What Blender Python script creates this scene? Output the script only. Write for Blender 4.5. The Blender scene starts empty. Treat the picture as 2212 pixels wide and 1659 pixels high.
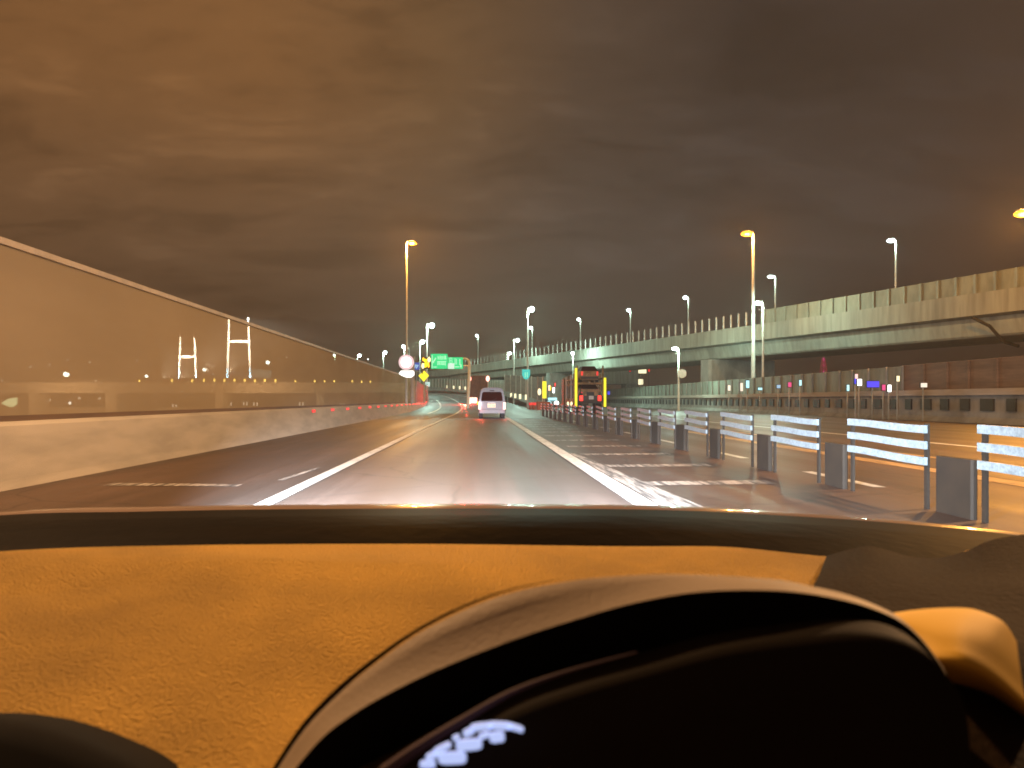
import bpy, math, random
from math import radians, sin, cos, pi, atan2, hypot, sqrt
from mathutils import Vector, Matrix
random.seed(7)
sc = bpy.context.scene
col = sc.collection

# ------------------------------------------------------------------ camera
F = 1640.0; CX, CY = 1027.0, 864.0; CH = 1.2      # focal and vanishing point in a 2212 px wide frame, eye height
cam_d = bpy.data.cameras.new('camera'); cam = bpy.data.objects.new('camera', cam_d); col.objects.link(cam)
cam.location = (0, 0, CH); cam.rotation_euler = (radians(90), 0, 0)
cam_d.sensor_width = 36; cam_d.lens = 36 * F / 2212
cam_d.shift_x = (1106 - CX) / 2212; cam_d.shift_y = (CY - 829.5) / 2212
cam_d.clip_start = 0.02; cam_d.clip_end = 9000
cam_d.dof.use_dof = True; cam_d.dof.focus_distance = 45; cam_d.dof.aperture_fstop = 9
sc.camera = cam
sc.view_settings.view_transform = 'Standard'; sc.view_settings.look = 'None'
sc.view_settings.exposure = 0; sc.view_settings.gamma = 1
sc.cycles.sample_clamp_indirect = 2.0; sc.cycles.sample_clamp_direct = 0
sc.cycles.max_bounces = 6; sc.cycles.transparent_max_bounces = 12
sc.cycles.filter_width = 1.7
sc.cycles.use_denoising = True

HAZE = .0007
# ------------------------------------------------------------------ night sky (city glow on cloud, windscreen's orange veil put in at left)
w = bpy.data.worlds.new('World'); sc.world = w; w.use_nodes = True
nt = w.node_tree; nt.nodes.clear()
def N(nt, t, **kw):
    n = nt.nodes.new(t)
    for k, v in kw.items():
        if k.startswith('i_'): n.inputs[k[2:]].default_value = v
        else: setattr(n, k, v)
    return n
def ramp(nt, src, stops, interp='EASE'):
    r = nt.nodes.new('ShaderNodeValToRGB'); r.color_ramp.interpolation = interp
    e = r.color_ramp.elements
    while len(e) > 1: e.remove(e[-1])
    e[0].position = stops[0][0]; e[0].color = (*stops[0][1], 1)
    for p, c in stops[1:]:
        x = e.new(p); x.color = (*c, 1)
    nt.links.new(src, r.inputs[0]); return r.outputs[0]
def mth(nt, op, a, b=None, c=None):
    n = nt.nodes.new('ShaderNodeMath'); n.operation = op
    for i, v in enumerate((a, b, c)):
        if v is None: continue
        if hasattr(v, 'links') or hasattr(v, 'is_linked'): nt.links.new(v, n.inputs[i])
        else: n.inputs[i].default_value = v
    return n.outputs[0]
def mixc(nt, fac, a, b, mode='MIX'):
    n = nt.nodes.new('ShaderNodeMix'); n.data_type = 'RGBA'; n.blend_type = mode
    for s, v in ((n.inputs[0], fac), (n.inputs[6], a), (n.inputs[7], b)):
        if hasattr(v, 'is_linked'): nt.links.new(v, s)
        elif isinstance(v, (int, float)): s.default_value = v
        else: s.default_value = (*v, 1)
    return n.outputs[2]
tc = N(nt, 'ShaderNodeTexCoord'); sp = N(nt, 'ShaderNodeSeparateXYZ'); nt.links.new(tc.outputs['Generated'], sp.inputs[0])
X, Y, Z = sp.outputs
zz = mth(nt, 'ADD', mth(nt, 'MAXIMUM', Z, 0.0), 0.16)
cb = N(nt, 'ShaderNodeCombineXYZ')
nt.links.new(mth(nt, 'DIVIDE', X, zz), cb.inputs[0]); nt.links.new(mth(nt, 'DIVIDE', Y, zz), cb.inputs[1])
mp = N(nt, 'ShaderNodeMapping'); mp.inputs['Scale'].default_value = (0.85, 1.5, 1); mp.inputs['Rotation'].default_value = (0, 0, 0.25)
nt.links.new(cb.outputs[0], mp.inputs[0])
n1 = N(nt, 'ShaderNodeTexNoise', i_Scale=2.3, i_Detail=7.0, i_Roughness=0.58, i_Distortion=0.5); nt.links.new(mp.outputs[0], n1.inputs['Vector'])
n2 = N(nt, 'ShaderNodeTexNoise', i_Scale=0.45, i_Detail=3.0, i_Roughness=0.5); nt.links.new(mp.outputs[0], n2.inputs['Vector'])
az = mth(nt, 'MULTIPLY_ADD', X, 0.8, 0.5)                       # west (left) to east (right)
base = ramp(nt, az, [(0.0, (.135, .072, .033)), (0.25, (.125, .076, .042)), (0.45, (.098, .073, .052)), (0.58, (.088, .070, .057)), (0.78, (.058, .049, .043)), (1.0, (.036, .031, .029))], 'LINEAR')
high = ramp(nt, az, [(0.0, (.19, .082, .025)), (0.30, (.21, .095, .030)), (0.47, (.145, .078, .032)), (0.60, (.072, .048, .031)), (0.74, (.034, .027, .023)), (1.0, (.018, .016, .016))], 'LINEAR')
el = ramp(nt, Z, [(0.0, (0, 0, 0)), (0.14, (.25, .25, .25)), (0.42, (1, 1, 1))])
skyc = mixc(nt, el, base, high)
lowd = ramp(nt, Z, [(0.0, (.60, .58, .60)), (0.07, (.78, .76, .78)), (0.2, (1, 1, 1))])
n3 = N(nt, 'ShaderNodeTexNoise', i_Scale=9.0, i_Detail=5.0, i_Roughness=0.6); nt.links.new(mp.outputs[0], n3.inputs['Vector'])
cl = ramp(nt, mth(nt, 'ADD', mth(nt, 'ADD', mth(nt, 'MULTIPLY', n1.outputs[0], .58), mth(nt, 'MULTIPLY', n2.outputs[0], .24)), mth(nt, 'MULTIPLY', n3.outputs[0], .18)), [(0.38, (.72, .70, .69)), (0.5, (.98, .96, .96)), (0.61, (1.25, 1.25, 1.27))])
skyc = mixc(nt, 1.0, skyc, (1.15, 1.15, 1.22), 'MULTIPLY'); skyc = mixc(nt, 1.0, skyc, cl, 'MULTIPLY'); skyc = mixc(nt, 1.0, skyc, lowd, 'MULTIPLY')
bg = N(nt, 'ShaderNodeBackground', i_Strength=1.0); nt.links.new(skyc, bg.inputs[0])
wo = N(nt, 'ShaderNodeOutputWorld'); nt.links.new(bg.outputs[0], wo.inputs[0])

# ------------------------------------------------------------------ helpers
def P(px, py, d):                       # a point of the photograph's frame at forward distance d (metres)
    return Vector(((px - CX) / F * d, d, CH + (CY - py) / F * d))
SOD = (1.0, .565, .26); SOD2 = (1.0, .42, .07); MER = (.62, 1.0, .82); HEAD = (.72, .86, 1.0); RED = (1, .05, .03)

def material(name, color, rough=.6, var=.0, vscale=2.0, stretch=(1, 1, 1), bump=0, bscale=40, metal=0, color2=None, spec=.5, coat=0, grime=0):
    m = bpy.data.materials.new(name); m.use_nodes = True; nt = m.node_tree; b = nt.nodes['Principled BSDF']
    b.inputs['Roughness'].default_value = rough; b.inputs['Metallic'].default_value = metal
    b.inputs['Specular IOR Level'].default_value = spec; b.inputs['Coat Weight'].default_value = coat
    b.inputs['Base Color'].default_value = (*color, 1)
    t = N(nt, 'ShaderNodeTexCoord'); mpn = N(nt, 'ShaderNodeMapping'); mpn.inputs['Scale'].default_value = stretch
    nt.links.new(t.outputs['Object'], mpn.inputs[0])
    if var or color2:
        c2 = color2 or tuple(c * (1 - var) for c in color)
        n = N(nt, 'ShaderNodeTexNoise', i_Scale=vscale, i_Detail=6.0, i_Roughness=.6); nt.links.new(mpn.outputs[0], n.inputs['Vector'])
        out = ramp(nt, n.outputs[0], [(.36, c2), (.62, color)], 'LINEAR')
        if grime:
            g = N(nt, 'ShaderNodeTexNoise', i_Scale=vscale * 4.3, i_Detail=4.0); nt.links.new(mpn.outputs[0], g.inputs['Vector'])
            out = mixc(nt, 1.0, out, ramp(nt, g.outputs[0], [(.35, (1 - grime,) * 3), (.6, (1, 1, 1))], 'LINEAR'), 'MULTIPLY')
        nt.links.new(out, b.inputs['Base Color'])
    if bump:
        n = N(nt, 'ShaderNodeTexNoise', i_Scale=bscale, i_Detail=3.0); nt.links.new(t.outputs['Object'], n.inputs['Vector'])
        bp = N(nt, 'ShaderNodeBump', i_Strength=bump, i_Distance=.02); nt.links.new(n.outputs[0], bp.inputs['Height']); nt.links.new(bp.outputs[0], b.inputs['Normal'])
    return m
def emit(name, color, strength):
    m = bpy.data.materials.new(name); m.use_nodes = True; b = m.node_tree.nodes['Principled BSDF']
    b.inputs['Base Color'].default_value = (*[c * .5 for c in color], 1); b.inputs['Roughness'].default_value = .4
    b.inputs['Emission Color'].default_value = (*color, 1); b.inputs['Emission Strength'].default_value = strength
    m.cycles.emission_sampling = 'NONE'
    return m

class MB:
    def __init__(s): s.v = []; s.f = []; s.smooth = False
    def add(s, vs, fs):
        n = len(s.v); s.v += [Vector(v) for v in vs]; s.f += [tuple(n + i for i in f) for f in fs]; return s
    def box(s, c, d, rz=0, bev=0):
        hx, hy, hz = d[0] / 2, d[1] / 2, d[2] / 2; R = Matrix.Rotation(rz, 3, 'Z'); c = Vector(c)
        if bev:
            return s.prism([(-hx + bev, -hy), (hx - bev, -hy), (hx, -hy + bev), (hx, hy - bev), (hx - bev, hy), (-hx + bev, hy), (-hx, hy - bev), (-hx, -hy + bev)], c, hz, R)
        vs = [c + R @ Vector((x * hx, y * hy, z * hz)) for x in (-1, 1) for y in (-1, 1) for z in (-1, 1)]
        return s.add(vs, [(0, 1, 3, 2), (4, 6, 7, 5), (0, 4, 5, 1), (2, 3, 7, 6), (0, 2, 6, 4), (1, 5, 7, 3)])
    def prism(s, poly, c, hz, R):
        n = len(poly); vs = [c + R @ Vector((x, y, -hz)) for x, y in poly] + [c + R @ Vector((x, y, hz)) for x, y in poly]
        return s.add(vs, [tuple(reversed(range(n))), tuple(range(n, 2 * n))] + [(i, (i + 1) % n, n + (i + 1) % n, n + i) for i in range(n)])
    def plate(s, poly, y, t=.05):              # polygon given in (x, z), facing -Y, thickness t behind
        n = len(poly); vs = [(x, y, z) for x, z in poly] + [(x, y + t, z) for x, z in poly]
        return s.add(vs, [tuple(range(n)), tuple(reversed(range(n, 2 * n)))] + [(i, n + i, n + (i + 1) % n, (i + 1) % n) for i in range(n)])
    def side(s, poly, x0, x1):                 # polygon given in (y, z), extruded across X
        n = len(poly); vs = [(x0, y, z) for y, z in poly] + [(x1, y, z) for y, z in poly]
        return s.add(vs, [tuple(range(n)), tuple(reversed(range(n, 2 * n)))] + [(i, n + i, n + (i + 1) % n, (i + 1) % n) for i in range(n)])
    def tube(s, a, b, r0, r1=None, n=10, cap=True):
        a, b = Vector(a), Vector(b); r1 = r0 if r1 is None else r1; d = (b - a).normalized()
        u = d.cross(Vector((0, 0, 1))) if abs(d.z) < .9 else d.cross(Vector((0, 1, 0))); u.normalize(); v = d.cross(u)
        vs = [a + (u * cos(2 * pi * i / n) + v * sin(2 * pi * i / n)) * r0 for i in range(n)] + [b + (u * cos(2 * pi * i / n) + v * sin(2 * pi * i / n)) * r1 for i in range(n)]
        fs = [(i, (i + 1) % n, n + (i + 1) % n, n + i) for i in range(n)]
        if cap: fs += [tuple(reversed(range(n))), tuple(range(n, 2 * n))]
        return s.add(vs, fs)
    def pipe(s, pts, r, n=10):
        for i in range(len(pts) - 1): s.tube(pts[i], pts[i + 1], r, r, n)
        return s
    def ball(s, c, r, n=12, m=7):
        c = Vector(c); vs = []; fs = []
        for j in range(m + 1):
            a = pi * j / m
            for i in range(n): vs.append(c + Vector((r[0] * sin(a) * cos(2 * pi * i / n), r[1] * sin(a) * sin(2 * pi * i / n), r[2] * cos(a))))
        for j in range(m):
            for i in range(n): fs.append((j * n + i, (j + 1) * n + i, (j + 1) * n + (i + 1) % n, j * n + (i + 1) % n))
        return s.add(vs, fs)
    def sweep(s, path, prof, closed=True, cap=True):   # profile points (right offset, height) carried along a path
        k = len(prof); n0 = len(path); vs = []
        for i, p in enumerate(path):
            a = path[max(0, i - 1)]; b = path[min(n0 - 1, i + 1)]; t = Vector((b[0] - a[0], b[1] - a[1], 0)).normalized(); r = Vector((t.y, -t.x, 0))
            vs += [Vector(p) + r * o + Vector((0, 0, h)) for o, h in prof]
        fs = []
        for i in range(n0 - 1):
            for j in range(k if closed else k - 1):
                fs.append((i * k + j, i * k + (j + 1) % k, (i + 1) * k + (j + 1) % k, (i + 1) * k + j))
        if closed and cap: fs += [tuple(reversed(range(k))), tuple(range((n0 - 1) * k, n0 * k))]
        return s.add(vs, fs)
    def grid(s, rows):
        k = len(rows[0]); return s.add([v for r in rows for v in r], [(i * k + j, i * k + j + 1, (i + 1) * k + j + 1, (i + 1) * k + j) for i in range(len(rows) - 1) for j in range(k - 1)])
def props(o, label=None, cat=None, group=None, kind=None):
    if label: o['label'] = label
    if cat: o['category'] = cat
    if group: o['group'] = group
    if kind: o['kind'] = kind
    return o
def build(name, mb, mat, parent=None, smooth=False, off=None):
    me = bpy.data.meshes.new(name)
    o0 = off if off is not None else Vector((0, 0, 0))
    if parent is not None:
        q = parent
        while q is not None: o0 = o0 + q.location; q = q.parent
    me.from_pydata([v - o0 for v in mb.v], [], mb.f); me.materials.append(mat)
    if smooth: me.polygons.foreach_set('use_smooth', [True] * len(me.polygons))
    me.update(); o = bpy.data.objects.new(name, me); col.objects.link(o)
    if off is not None: o.location = off
    if parent is not None: o.parent = parent
    return o
def fix_normals(o):
    import bmesh
    bm = bmesh.new(); bm.from_mesh(o.data); bmesh.ops.recalc_face_normals(bm, faces=bm.faces); bm.to_mesh(o.data); bm.free()
def thing(name, label, cat, loc, group=None):
    o = bpy.data.objects.new(name, None); o.empty_display_size = .3; col.objects.link(o); o.location = loc
    return props(o, label, cat, group)
def struct(name, mb, mat, smooth=False):
    return props(build(name, mb, mat, smooth=smooth), kind='structure')
def lamp_light(name, loc, color, power, parent=None, r=.25):
    l = bpy.data.lights.new(name, 'POINT'); l.color = color; l.energy = power; l.shadow_soft_size = r
    o = bpy.data.objects.new(name, l); col.objects.link(o); o.location = loc
    if parent is not None:
        q = parent
        while q is not None: o.location = o.location - q.location; q = q.parent
        o.parent = parent
    return o
def spline(pts, n):                       # Catmull-Rom through pts, n steps per span
    pts = [Vector(p) for p in pts]; out = []
    for i in range(len(pts) - 1):
        p0, p1, p2, p3 = pts[max(i - 1, 0)], pts[i], pts[i + 1], pts[min(i + 2, len(pts) - 1)]
        for k in range(n):
            t = k / n; out.append(.5 * ((2 * p1) + (-p0 + p2) * t + (2 * p0 - 5 * p1 + 4 * p2 - p3) * t * t + (-p0 + 3 * p1 - 3 * p2 + p3) * t ** 3))
    out.append(pts[-1]); return out

# ------------------------------------------------------------------ materials
def asphalt(name, c, streak):
    m = bpy.data.materials.new(name); m.use_nodes = True; nt = m.node_tree; b = nt.nodes['Principled BSDF']
    t = N(nt, 'ShaderNodeTexCoord')
    m1 = N(nt, 'ShaderNodeMapping'); m1.inputs['Scale'].default_value = (1.0, .035, 1); nt.links.new(t.outputs['Object'], m1.inputs[0])
    a = N(nt, 'ShaderNodeTexNoise', i_Scale=1.1, i_Detail=6.0, i_Roughness=.62); nt.links.new(m1.outputs[0], a.inputs['Vector'])
    f = N(nt, 'ShaderNodeTexNoise', i_Scale=28.0, i_Detail=3.0, i_Roughness=.8); nt.links.new(t.outputs['Object'], f.inputs['Vector'])
    p = N(nt, 'ShaderNodeTexNoise', i_Scale=.22, i_Detail=4.0); nt.links.new(t.outputs['Object'], p.inputs['Vector'])
    k = ramp(nt, a.outputs[0], [(.32, (1 - streak,) * 3), (.68, (1 + streak,) * 3)], 'LINEAR')
    o = mixc(nt, 1, c, k, 'MULTIPLY')
    o = mixc(nt, 1, o, ramp(nt, f.outputs[0], [(.3, (.72,) * 3), (.7, (1.25,) * 3)], 'LINEAR'), 'MULTIPLY')
    o = mixc(nt, 1, o, ramp(nt, p.outputs[0], [(.35, (.8,) * 3), (.65, (1.12,) * 3)], 'LINEAR'), 'MULTIPLY')
    sx = N(nt, 'ShaderNodeSeparateXYZ'); nt.links.new(t.outputs['Object'], sx.inputs[0])
    tk = mth(nt, 'SINE', mth(nt, 'MULTIPLY_ADD', sx.outputs[0], 3.6, 1.1)); o = mixc(nt, 1, o, ramp(nt, mth(nt, 'MULTIPLY_ADD', tk, .5, .5), [(0, (.84,) * 3), (1, (1.08,) * 3)]), 'MULTIPLY')
    vo = N(nt, 'ShaderNodeTexVoronoi', feature='DISTANCE_TO_EDGE', i_Scale=.28); wv_ = N(nt, 'ShaderNodeTexNoise', i_Scale=1.3, i_Detail=5.0)
    nt.links.new(t.outputs['Object'], wv_.inputs['Vector']); nt.links.new(mixc(nt, .35, t.outputs['Object'], wv_.outputs['Color'], 'ADD'), vo.inputs['Vector'])
    o = mixc(nt, 1, o, ramp(nt, vo.outputs['Distance'], [(0, (.45,) * 3), (.008, (1,) * 3)], 'LINEAR'), 'MULTIPLY')
    nt.links.new(o, b.inputs['Base Color'])
    r = ramp(nt, a.outputs[0], [(.3, (.42,) * 3), (.7, (.62,) * 3)], 'LINEAR'); nt.links.new(r, b.inputs['Roughness'])
    bp = N(nt, 'ShaderNodeBump', i_Strength=.35, i_Distance=.01); nt.links.new(f.outputs[0], bp.inputs['Height']); nt.links.new(bp.outputs[0], b.inputs['Normal'])
    return m
M = {}
M['asphalt'] = asphalt('asphalt', (.084, .052, .038), .42)
M['ramp'] = asphalt('ramp_asphalt', (.075, .078, .075), .2)
M['earth'] = material('earth', (.05, .045, .035), .9, .5, .3)
M['paint'] = material('road_paint', (.78, .78, .76), .55, .25, 3.0, (1, .3, 1), grime=.25)
def worn(name, c, thr):
    m = bpy.data.materials.new(name); m.use_nodes = True; nt = m.node_tree; b = nt.nodes['Principled BSDF']
    t = N(nt, 'ShaderNodeTexCoord'); mpn = N(nt, 'ShaderNodeMapping'); mpn.inputs['Scale'].default_value = (5, .35, 1); nt.links.new(t.outputs['Object'], mpn.inputs[0])
    n = N(nt, 'ShaderNodeTexNoise', i_Scale=2.2, i_Detail=8.0, i_Roughness=.75); nt.links.new(mpn.outputs[0], n.inputs['Vector'])
    o = ramp(nt, n.outputs[0], [(thr - .07, (.065, .058, .055)), (thr + .1, c)], 'LINEAR'); nt.links.new(o, b.inputs['Base Color']); b.inputs['Roughness'].default_value = .6
    return m
M['worn'] = worn('worn_road_paint', (.5, .46, .42), .5)
M['worn_yellow'] = worn('worn_yellow_paint', (.52, .34, .16), .44)
M['concrete'] = material('concrete', (.50, .45, .385), .8, .12, .5, (1, .25, 1.5), bump=.15, grime=.22)
M['concrete_grey'] = material('grey_concrete', (.34, .34, .31), .85, .35, .35, (1, 1, .5), bump=.2, bscale=6, grime=.25)
M['girder'] = material('girder_concrete', (.33, .34, .285), .85, .24, .5, (1, 1, .10), bump=.15, bscale=3, grime=.25)
M['rail'] = material('weathered_rail', (.52, .44, .36), .6, .2, 3)
M['steel'] = material('galvanised_steel', (.42, .43, .42), .5, .2, 3, metal=.4)
M['pole'] = material('painted_pole', (.68, .68, .62), .5, .15, 3)
M['brown_wall'] = material('brown_noise_wall', (.21, .13, .085), .7, .35, .5, (1, .4, 4), grime=.2)
M['green_wall'] = material('green_grey_noise_wall', (.26, .28, .22), .7, .3, .6, (1, 1, .3), grime=.2)
M['dark'] = material('dark_plastic', (.02, .018, .016), .55, .3, 5)
M['rubber'] = material('rubber', (.025, .025, .025), .8, .3, 8)
M['van'] = material('white_van_paint', (.14, .125, .13), .4, .12, 2, coat=.1, grime=.15)
M['glass'] = material('dark_vehicle_glass', (.035, .004, .003), .6, .5, 2, spec=.02)
M['orange'] = material('orange_board', (.40, .10, .04), .55, .3, 3, (1, 1, 3), grime=.25)
M['white_band'] = material('white_reflective_band', (.30, .36, .40), .45, .25, 9, grime=.3)
M['olive'] = material('added_dark_post', (.024, .014, .007), .8, .35, 3)
M['brown_metal'] = material('brown_dirty_metal', (.10, .06, .035), .55, .5, 2, grime=.3)
M['dash'] = material('tan_dashboard', (.82, .47, .07), .8, .42, 2.1, bump=.9, bscale=300, grime=.08)
M['dash_shade'] = material('shaded_dashboard', (.020, .012, .006), .8, .25, 3, bump=.2, bscale=160, spec=.08)  # same dashboard where shade falls, painted darker
M['hood'] = material('beige_hood_trim', (.34, .27, .20), .6, .1, 1.5, bump=.12, bscale=420)
M['black'] = material('black_plastic', (.006, .005, .005), .85, .2, 6, spec=.15)
M['cowl'] = material('black_cowl', (.007, .0045, .0025), .6, .5, 5, (.6, 3, 1), bump=.1, bscale=25, spec=.03)
M['lens'] = material('smoked_lens', (.012, .008, .004), .7, .3, 3, spec=.15)
M['bonnet'] = material('bonnet_paint', (.30, .20, .16), .28, .1, 3, coat=.6)
M['plate'] = emit('lit_number_plate', (1, .86, .5), .5)
M['text'] = material('black_lettering', (.03, .03, .03), .6)
E = {}
E['sodium'] = emit('sodium_lamp', (1, .40, .03), 3.0); E['mercury'] = emit('mercury_lamp', (.82, 1, .95), 9)
E['red'] = emit('red_lamp', (1, .03, .02), 2.2); E['red_hot'] = emit('bright_brake_lamp', (1, .45, .35), 3.2); E['red_dim'] = emit('dim_red_glow', (1, .03, .03), .8)
E['pink_hot'] = emit('pale_tail_lamp', (1, .62, .52), 1.6)
E['amber'] = emit('amber_lamp', (1, .48, .02), 2.2); E['yellow'] = emit('yellow_glow', (1, .88, .02), 1.1); E['cream'] = emit('cream_lamp', (1, .9, .55), 1.3)
E['yellow_dim'] = emit('dim_yellow_lamp', (1, .74, .16), 4)
E['yellow_plate'] = emit('lit_number_plate', (1, .85, .5), .6); E['white'] = emit('white_lamp', (.95, 1, .95), 3); E['cyan'] = emit('cyan_lamp', (.45, .9, 1), 1.2); E['blue'] = emit('blue_screen', (.08, .07, .9), 1.0)
E['magenta'] = emit('magenta_screen', (.9, .1, .35), .7); E['grey_lamp'] = emit('dim_white_lamp', (.8, .72, .6), 1.2)
E['sign_white'] = emit('lit_white_sign', (1, .99, .94), 1.6); E['sign_ring'] = emit('lit_red_ring', (.85, .42, .45), .75); E['sign_rim'] = emit('lit_pink_rim', (1, .72, .76), .9)
E['sign_green'] = emit('lit_green_sign', (.0, .62, .22), 1.0); E['sign_text'] = emit('lit_sign_lettering', (.35, .95, .62), .85); E['sign_mint'] = emit('lit_mint_sign', (.6, .95, .88), .75)  # sign faces glow by themselves in place of light thrown on them
E['sign_teal'] = emit('lit_teal_sign', (.02, .55, .50), .95); E['sign_blue'] = emit('lit_blue_sign', (.05, .09, .42), .8); E['sign_arrow'] = emit('lit_blue_arrow', (.35, .6, .85), .8)
E['display'] = emit('instrument_display', (.50, .60, 1), .95)
def pane_material():
    m = bpy.data.materials.new('hazy_barrier_pane'); m.use_nodes = True; nt = m.node_tree; nt.nodes.clear()
    t = N(nt, 'ShaderNodeTexCoord'); mpn = N(nt, 'ShaderNodeMapping'); mpn.inputs['Scale'].default_value = (1, .2, .7); nt.links.new(t.outputs['Object'], mpn.inputs[0])
    n = N(nt, 'ShaderNodeTexNoise', i_Scale=.8, i_Detail=5.0); nt.links.new(mpn.outputs[0], n.inputs['Vector'])
    d = N(nt, 'ShaderNodeBsdfDiffuse'); d.inputs[0].default_value = (.84, .74, .58, 1)
    tl = N(nt, 'ShaderNodeBsdfTranslucent'); tl.inputs[0].default_value = (.84, .74, .58, 1)
    tr = N(nt, 'ShaderNodeBsdfTransparent'); tr.inputs[0].default_value = (.93, .88, .80, 1)
    a = N(nt, 'ShaderNodeMixShader', i_Fac=.45); nt.links.new(d.outputs[0], a.inputs[1]); nt.links.new(tl.outputs[0], a.inputs[2])
    s = N(nt, 'ShaderNodeMixShader'); f = ramp(nt, n.outputs[0], [(.3, (.40,) * 3), (.7, (.52,) * 3)], 'LINEAR'); nt.links.new(f, s.inputs[0])
    nt.links.new(tr.outputs[0], s.inputs[1]); nt.links.new(a.outputs[0], s.inputs[2])
    o = N(nt, 'ShaderNodeOutputMaterial'); nt.links.new(s.outputs[0], o.inputs[0]); return m
M['pane'] = pane_material()

# ------------------------------------------------------------------ ground, roads, markings
GZ = -3.0
g = MB().add([(-6000, -200, GZ), (6000, -200, GZ), (6000, 7000, GZ), (-6000, 7000, GZ)], [(0, 1, 2, 3)])
struct('ground', g, M['earth'])
road = MB().box((23.6, 85, -.6), (61.6, 230, 1.2)); struct('road', road, M['asphalt'])
# the ramp leaves ahead, bending left and climbing
LL = [(-2.41, 2, 0), (-2.40, 8.8, 0), (-2.2, 30, 0), (-1.96, 48, 0), (-1.60, 70, .05), (-1.60, 90, .35), (-2.9, 115, 1.0), (-5.5, 140, 1.8), (-9.8, 165, 2.5), (-16.6, 185, 3.0), (-27, 201, 3.4), (-40, 212, 3.8)]
LLs = spline(LL, 8)
rampc = [p for p in LLs if p.y >= 48]
rp = MB().sweep([p + Vector((0, 0, .012)) for p in rampc], [(-4.6, 0), (7.2, 0), (7.2, -.9), (-4.6, -.9)]); rr = struct('ramp_road', rp, M['ramp']); fix_normals(rr)
lm = MB().sweep([p + Vector((0, 0, .018)) for p in LLs], [(-.10, 0), (.10, 0)], closed=False); struct('left_edge_line', lm, M['paint'])
RL = [Vector((1.92, 2, 0)), Vector((1.92, 8.8, 0)), Vector((1.99, 30, 0)), Vector((2.08, 48, 0))] + [p + Vector((3.75, 0, 0)) for p in LLs if p.y > 60]
RLs = spline(RL[:4], 8) + RL[4:]
lm = MB().sweep([p + Vector((0, 0, .018)) for p in RLs], [(-.13, 0), (.13, 0)], closed=False); struct('right_edge_line', lm, M['paint'])
lm = MB().sweep([p + Vector((-2.4 - max(0, (p.y - 75)) * .01, 0, .02)) for p in LLs if 62 < p.y < 190], [(-.12, 0), (.12, 0)], closed=False); struct('shoulder_line', lm, M['paint'])
hz = MB()
for k in range(15):
    y = 10.6 + 2.9 * k; hz.add([(2.32, y, .006), (4.3, y + .25, .006), (4.3, y + .72, .006), (2.32, y + .5, .006)], [(0, 1, 2, 3)])
hz.add([(2.08, 3, .005), (2.75, 3, .005), (2.25, 17, .005), (2.12, 17, .005)], [(0, 1, 2, 3)])
struct('zebra_marking', hz, M['worn'])
dl = MB()
for k in range(9):
    y = 5.2 + 5.2 * k; dl.add([(5.45, y, .006), (5.63, y, .006), (5.63, y + 2.3, .006), (5.45, y + 2.3, .006)], [(0, 1, 2, 3)])  # dashes stand for headlight reflections on the road, laid in paint
dl.add([(12.6, 10, .006), (12.85, 10, .006), (12.9, 60, .006), (12.7, 60, .006)], [(0, 1, 2, 3)])
struct('lane_line_and_glints', dl, M['paint'])
yl = MB().add([(7.45, 5, .006), (7.85, 5, .006), (8.9, 70, .006), (8.5, 70, .006)], [(0, 1, 2, 3)]); yl.add([(9.3, 8, .006), (9.5, 8, .006), (10.4, 70, .006), (10.2, 70, .006)], [(0, 1, 2, 3)])
struct('yellow_lane_line', yl, M['worn_yellow'])
sm = MB().add([(-2.95, 11.3, .006), (-2.86, 11.3, .006), (-2.72, 13.4, .006), (-2.81, 13.4, .006)], [(0, 1, 2, 3)])
sm.add([(-5.2, 10.6, .006), (-3.3, 10.5, .006), (-3.3, 10.75, .006), (-5.2, 10.95, .006)], [(0, 1, 2, 3)])
struct('shoulder_mark', sm, M['worn'])

# ------------------------------------------------------------------ left concrete parapet and hazy noise barrier
WL = [Vector((-6.45, y, 0)) for y in (-6, 0, 10, 20, 30, 40, 50, 60, 70, 80, 92)] + [Vector((-6.55, 100, .2)), Vector((-7.3, 112, .5)), Vector((-9.6, 132, 1.2))]
pb = MB().sweep(WL, [(.24, 0), (.20, .12), (.02, .84), (-.02, .90), (-.26, .90), (-.26, 0)])
o = build('concrete_parapet', pb, M['concrete']); fix_normals(o); props(o, 'low pale concrete parapet along the left shoulder, lit amber and red', 'concrete wall')
par = o
for y in range(30, 104, 4): build('reflector', MB().box((-6.39 - (0 if y < 92 else (y - 92) * .012), y, .76 + (0 if y < 92 else .02 * (y - 92))), (.04, .5 + (y - 30) * .03, .11)), E['red_dim'], par)  # reflectors glow by themselves in place of returned light
nb = thing('noise_barrier', 'tall hazy see-through noise barrier with a pale top rail on the left parapet', 'noise barrier', (-6.58, 40, .9))
path = [Vector((-6.58, y, 0)) for y in (-6, 0, 10, 20, 30, 40, 50, 60, 70, 80.4)]
pn = MB().sweep(path, [(.012, .98), (.012, 3.36), (-.012, 3.36), (-.012, .98)]); o = build('pane', pn, M['pane'], nb); fix_normals(o)
o = build('top_rail', MB().sweep(path, [(.05, 3.36), (.05, 3.45), (-.05, 3.45), (-.05, 3.36)]), M['rail'], nb); fix_normals(o)
o = build('bottom_rail', MB().sweep(path, [(.06, .903), (.06, .98), (-.06, .98), (-.06, .903)]), M['brown_wall'], nb); fix_normals(o)
eb = thing('noise_wall', 'dark brown solid wall panels with a stepped top closing the left barrier before the bend', 'noise wall', (-6.5, 75, .9))
def capz(y): return 3.42 if y < 62 else 3.42 - (y - 62) * .016
ep = [(80.5, 3.42), (87, 3.3), (95, 3.1), (102, 2.75), (106, 2.2), (108, 1.4)]
wv = []; wf = []
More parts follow.
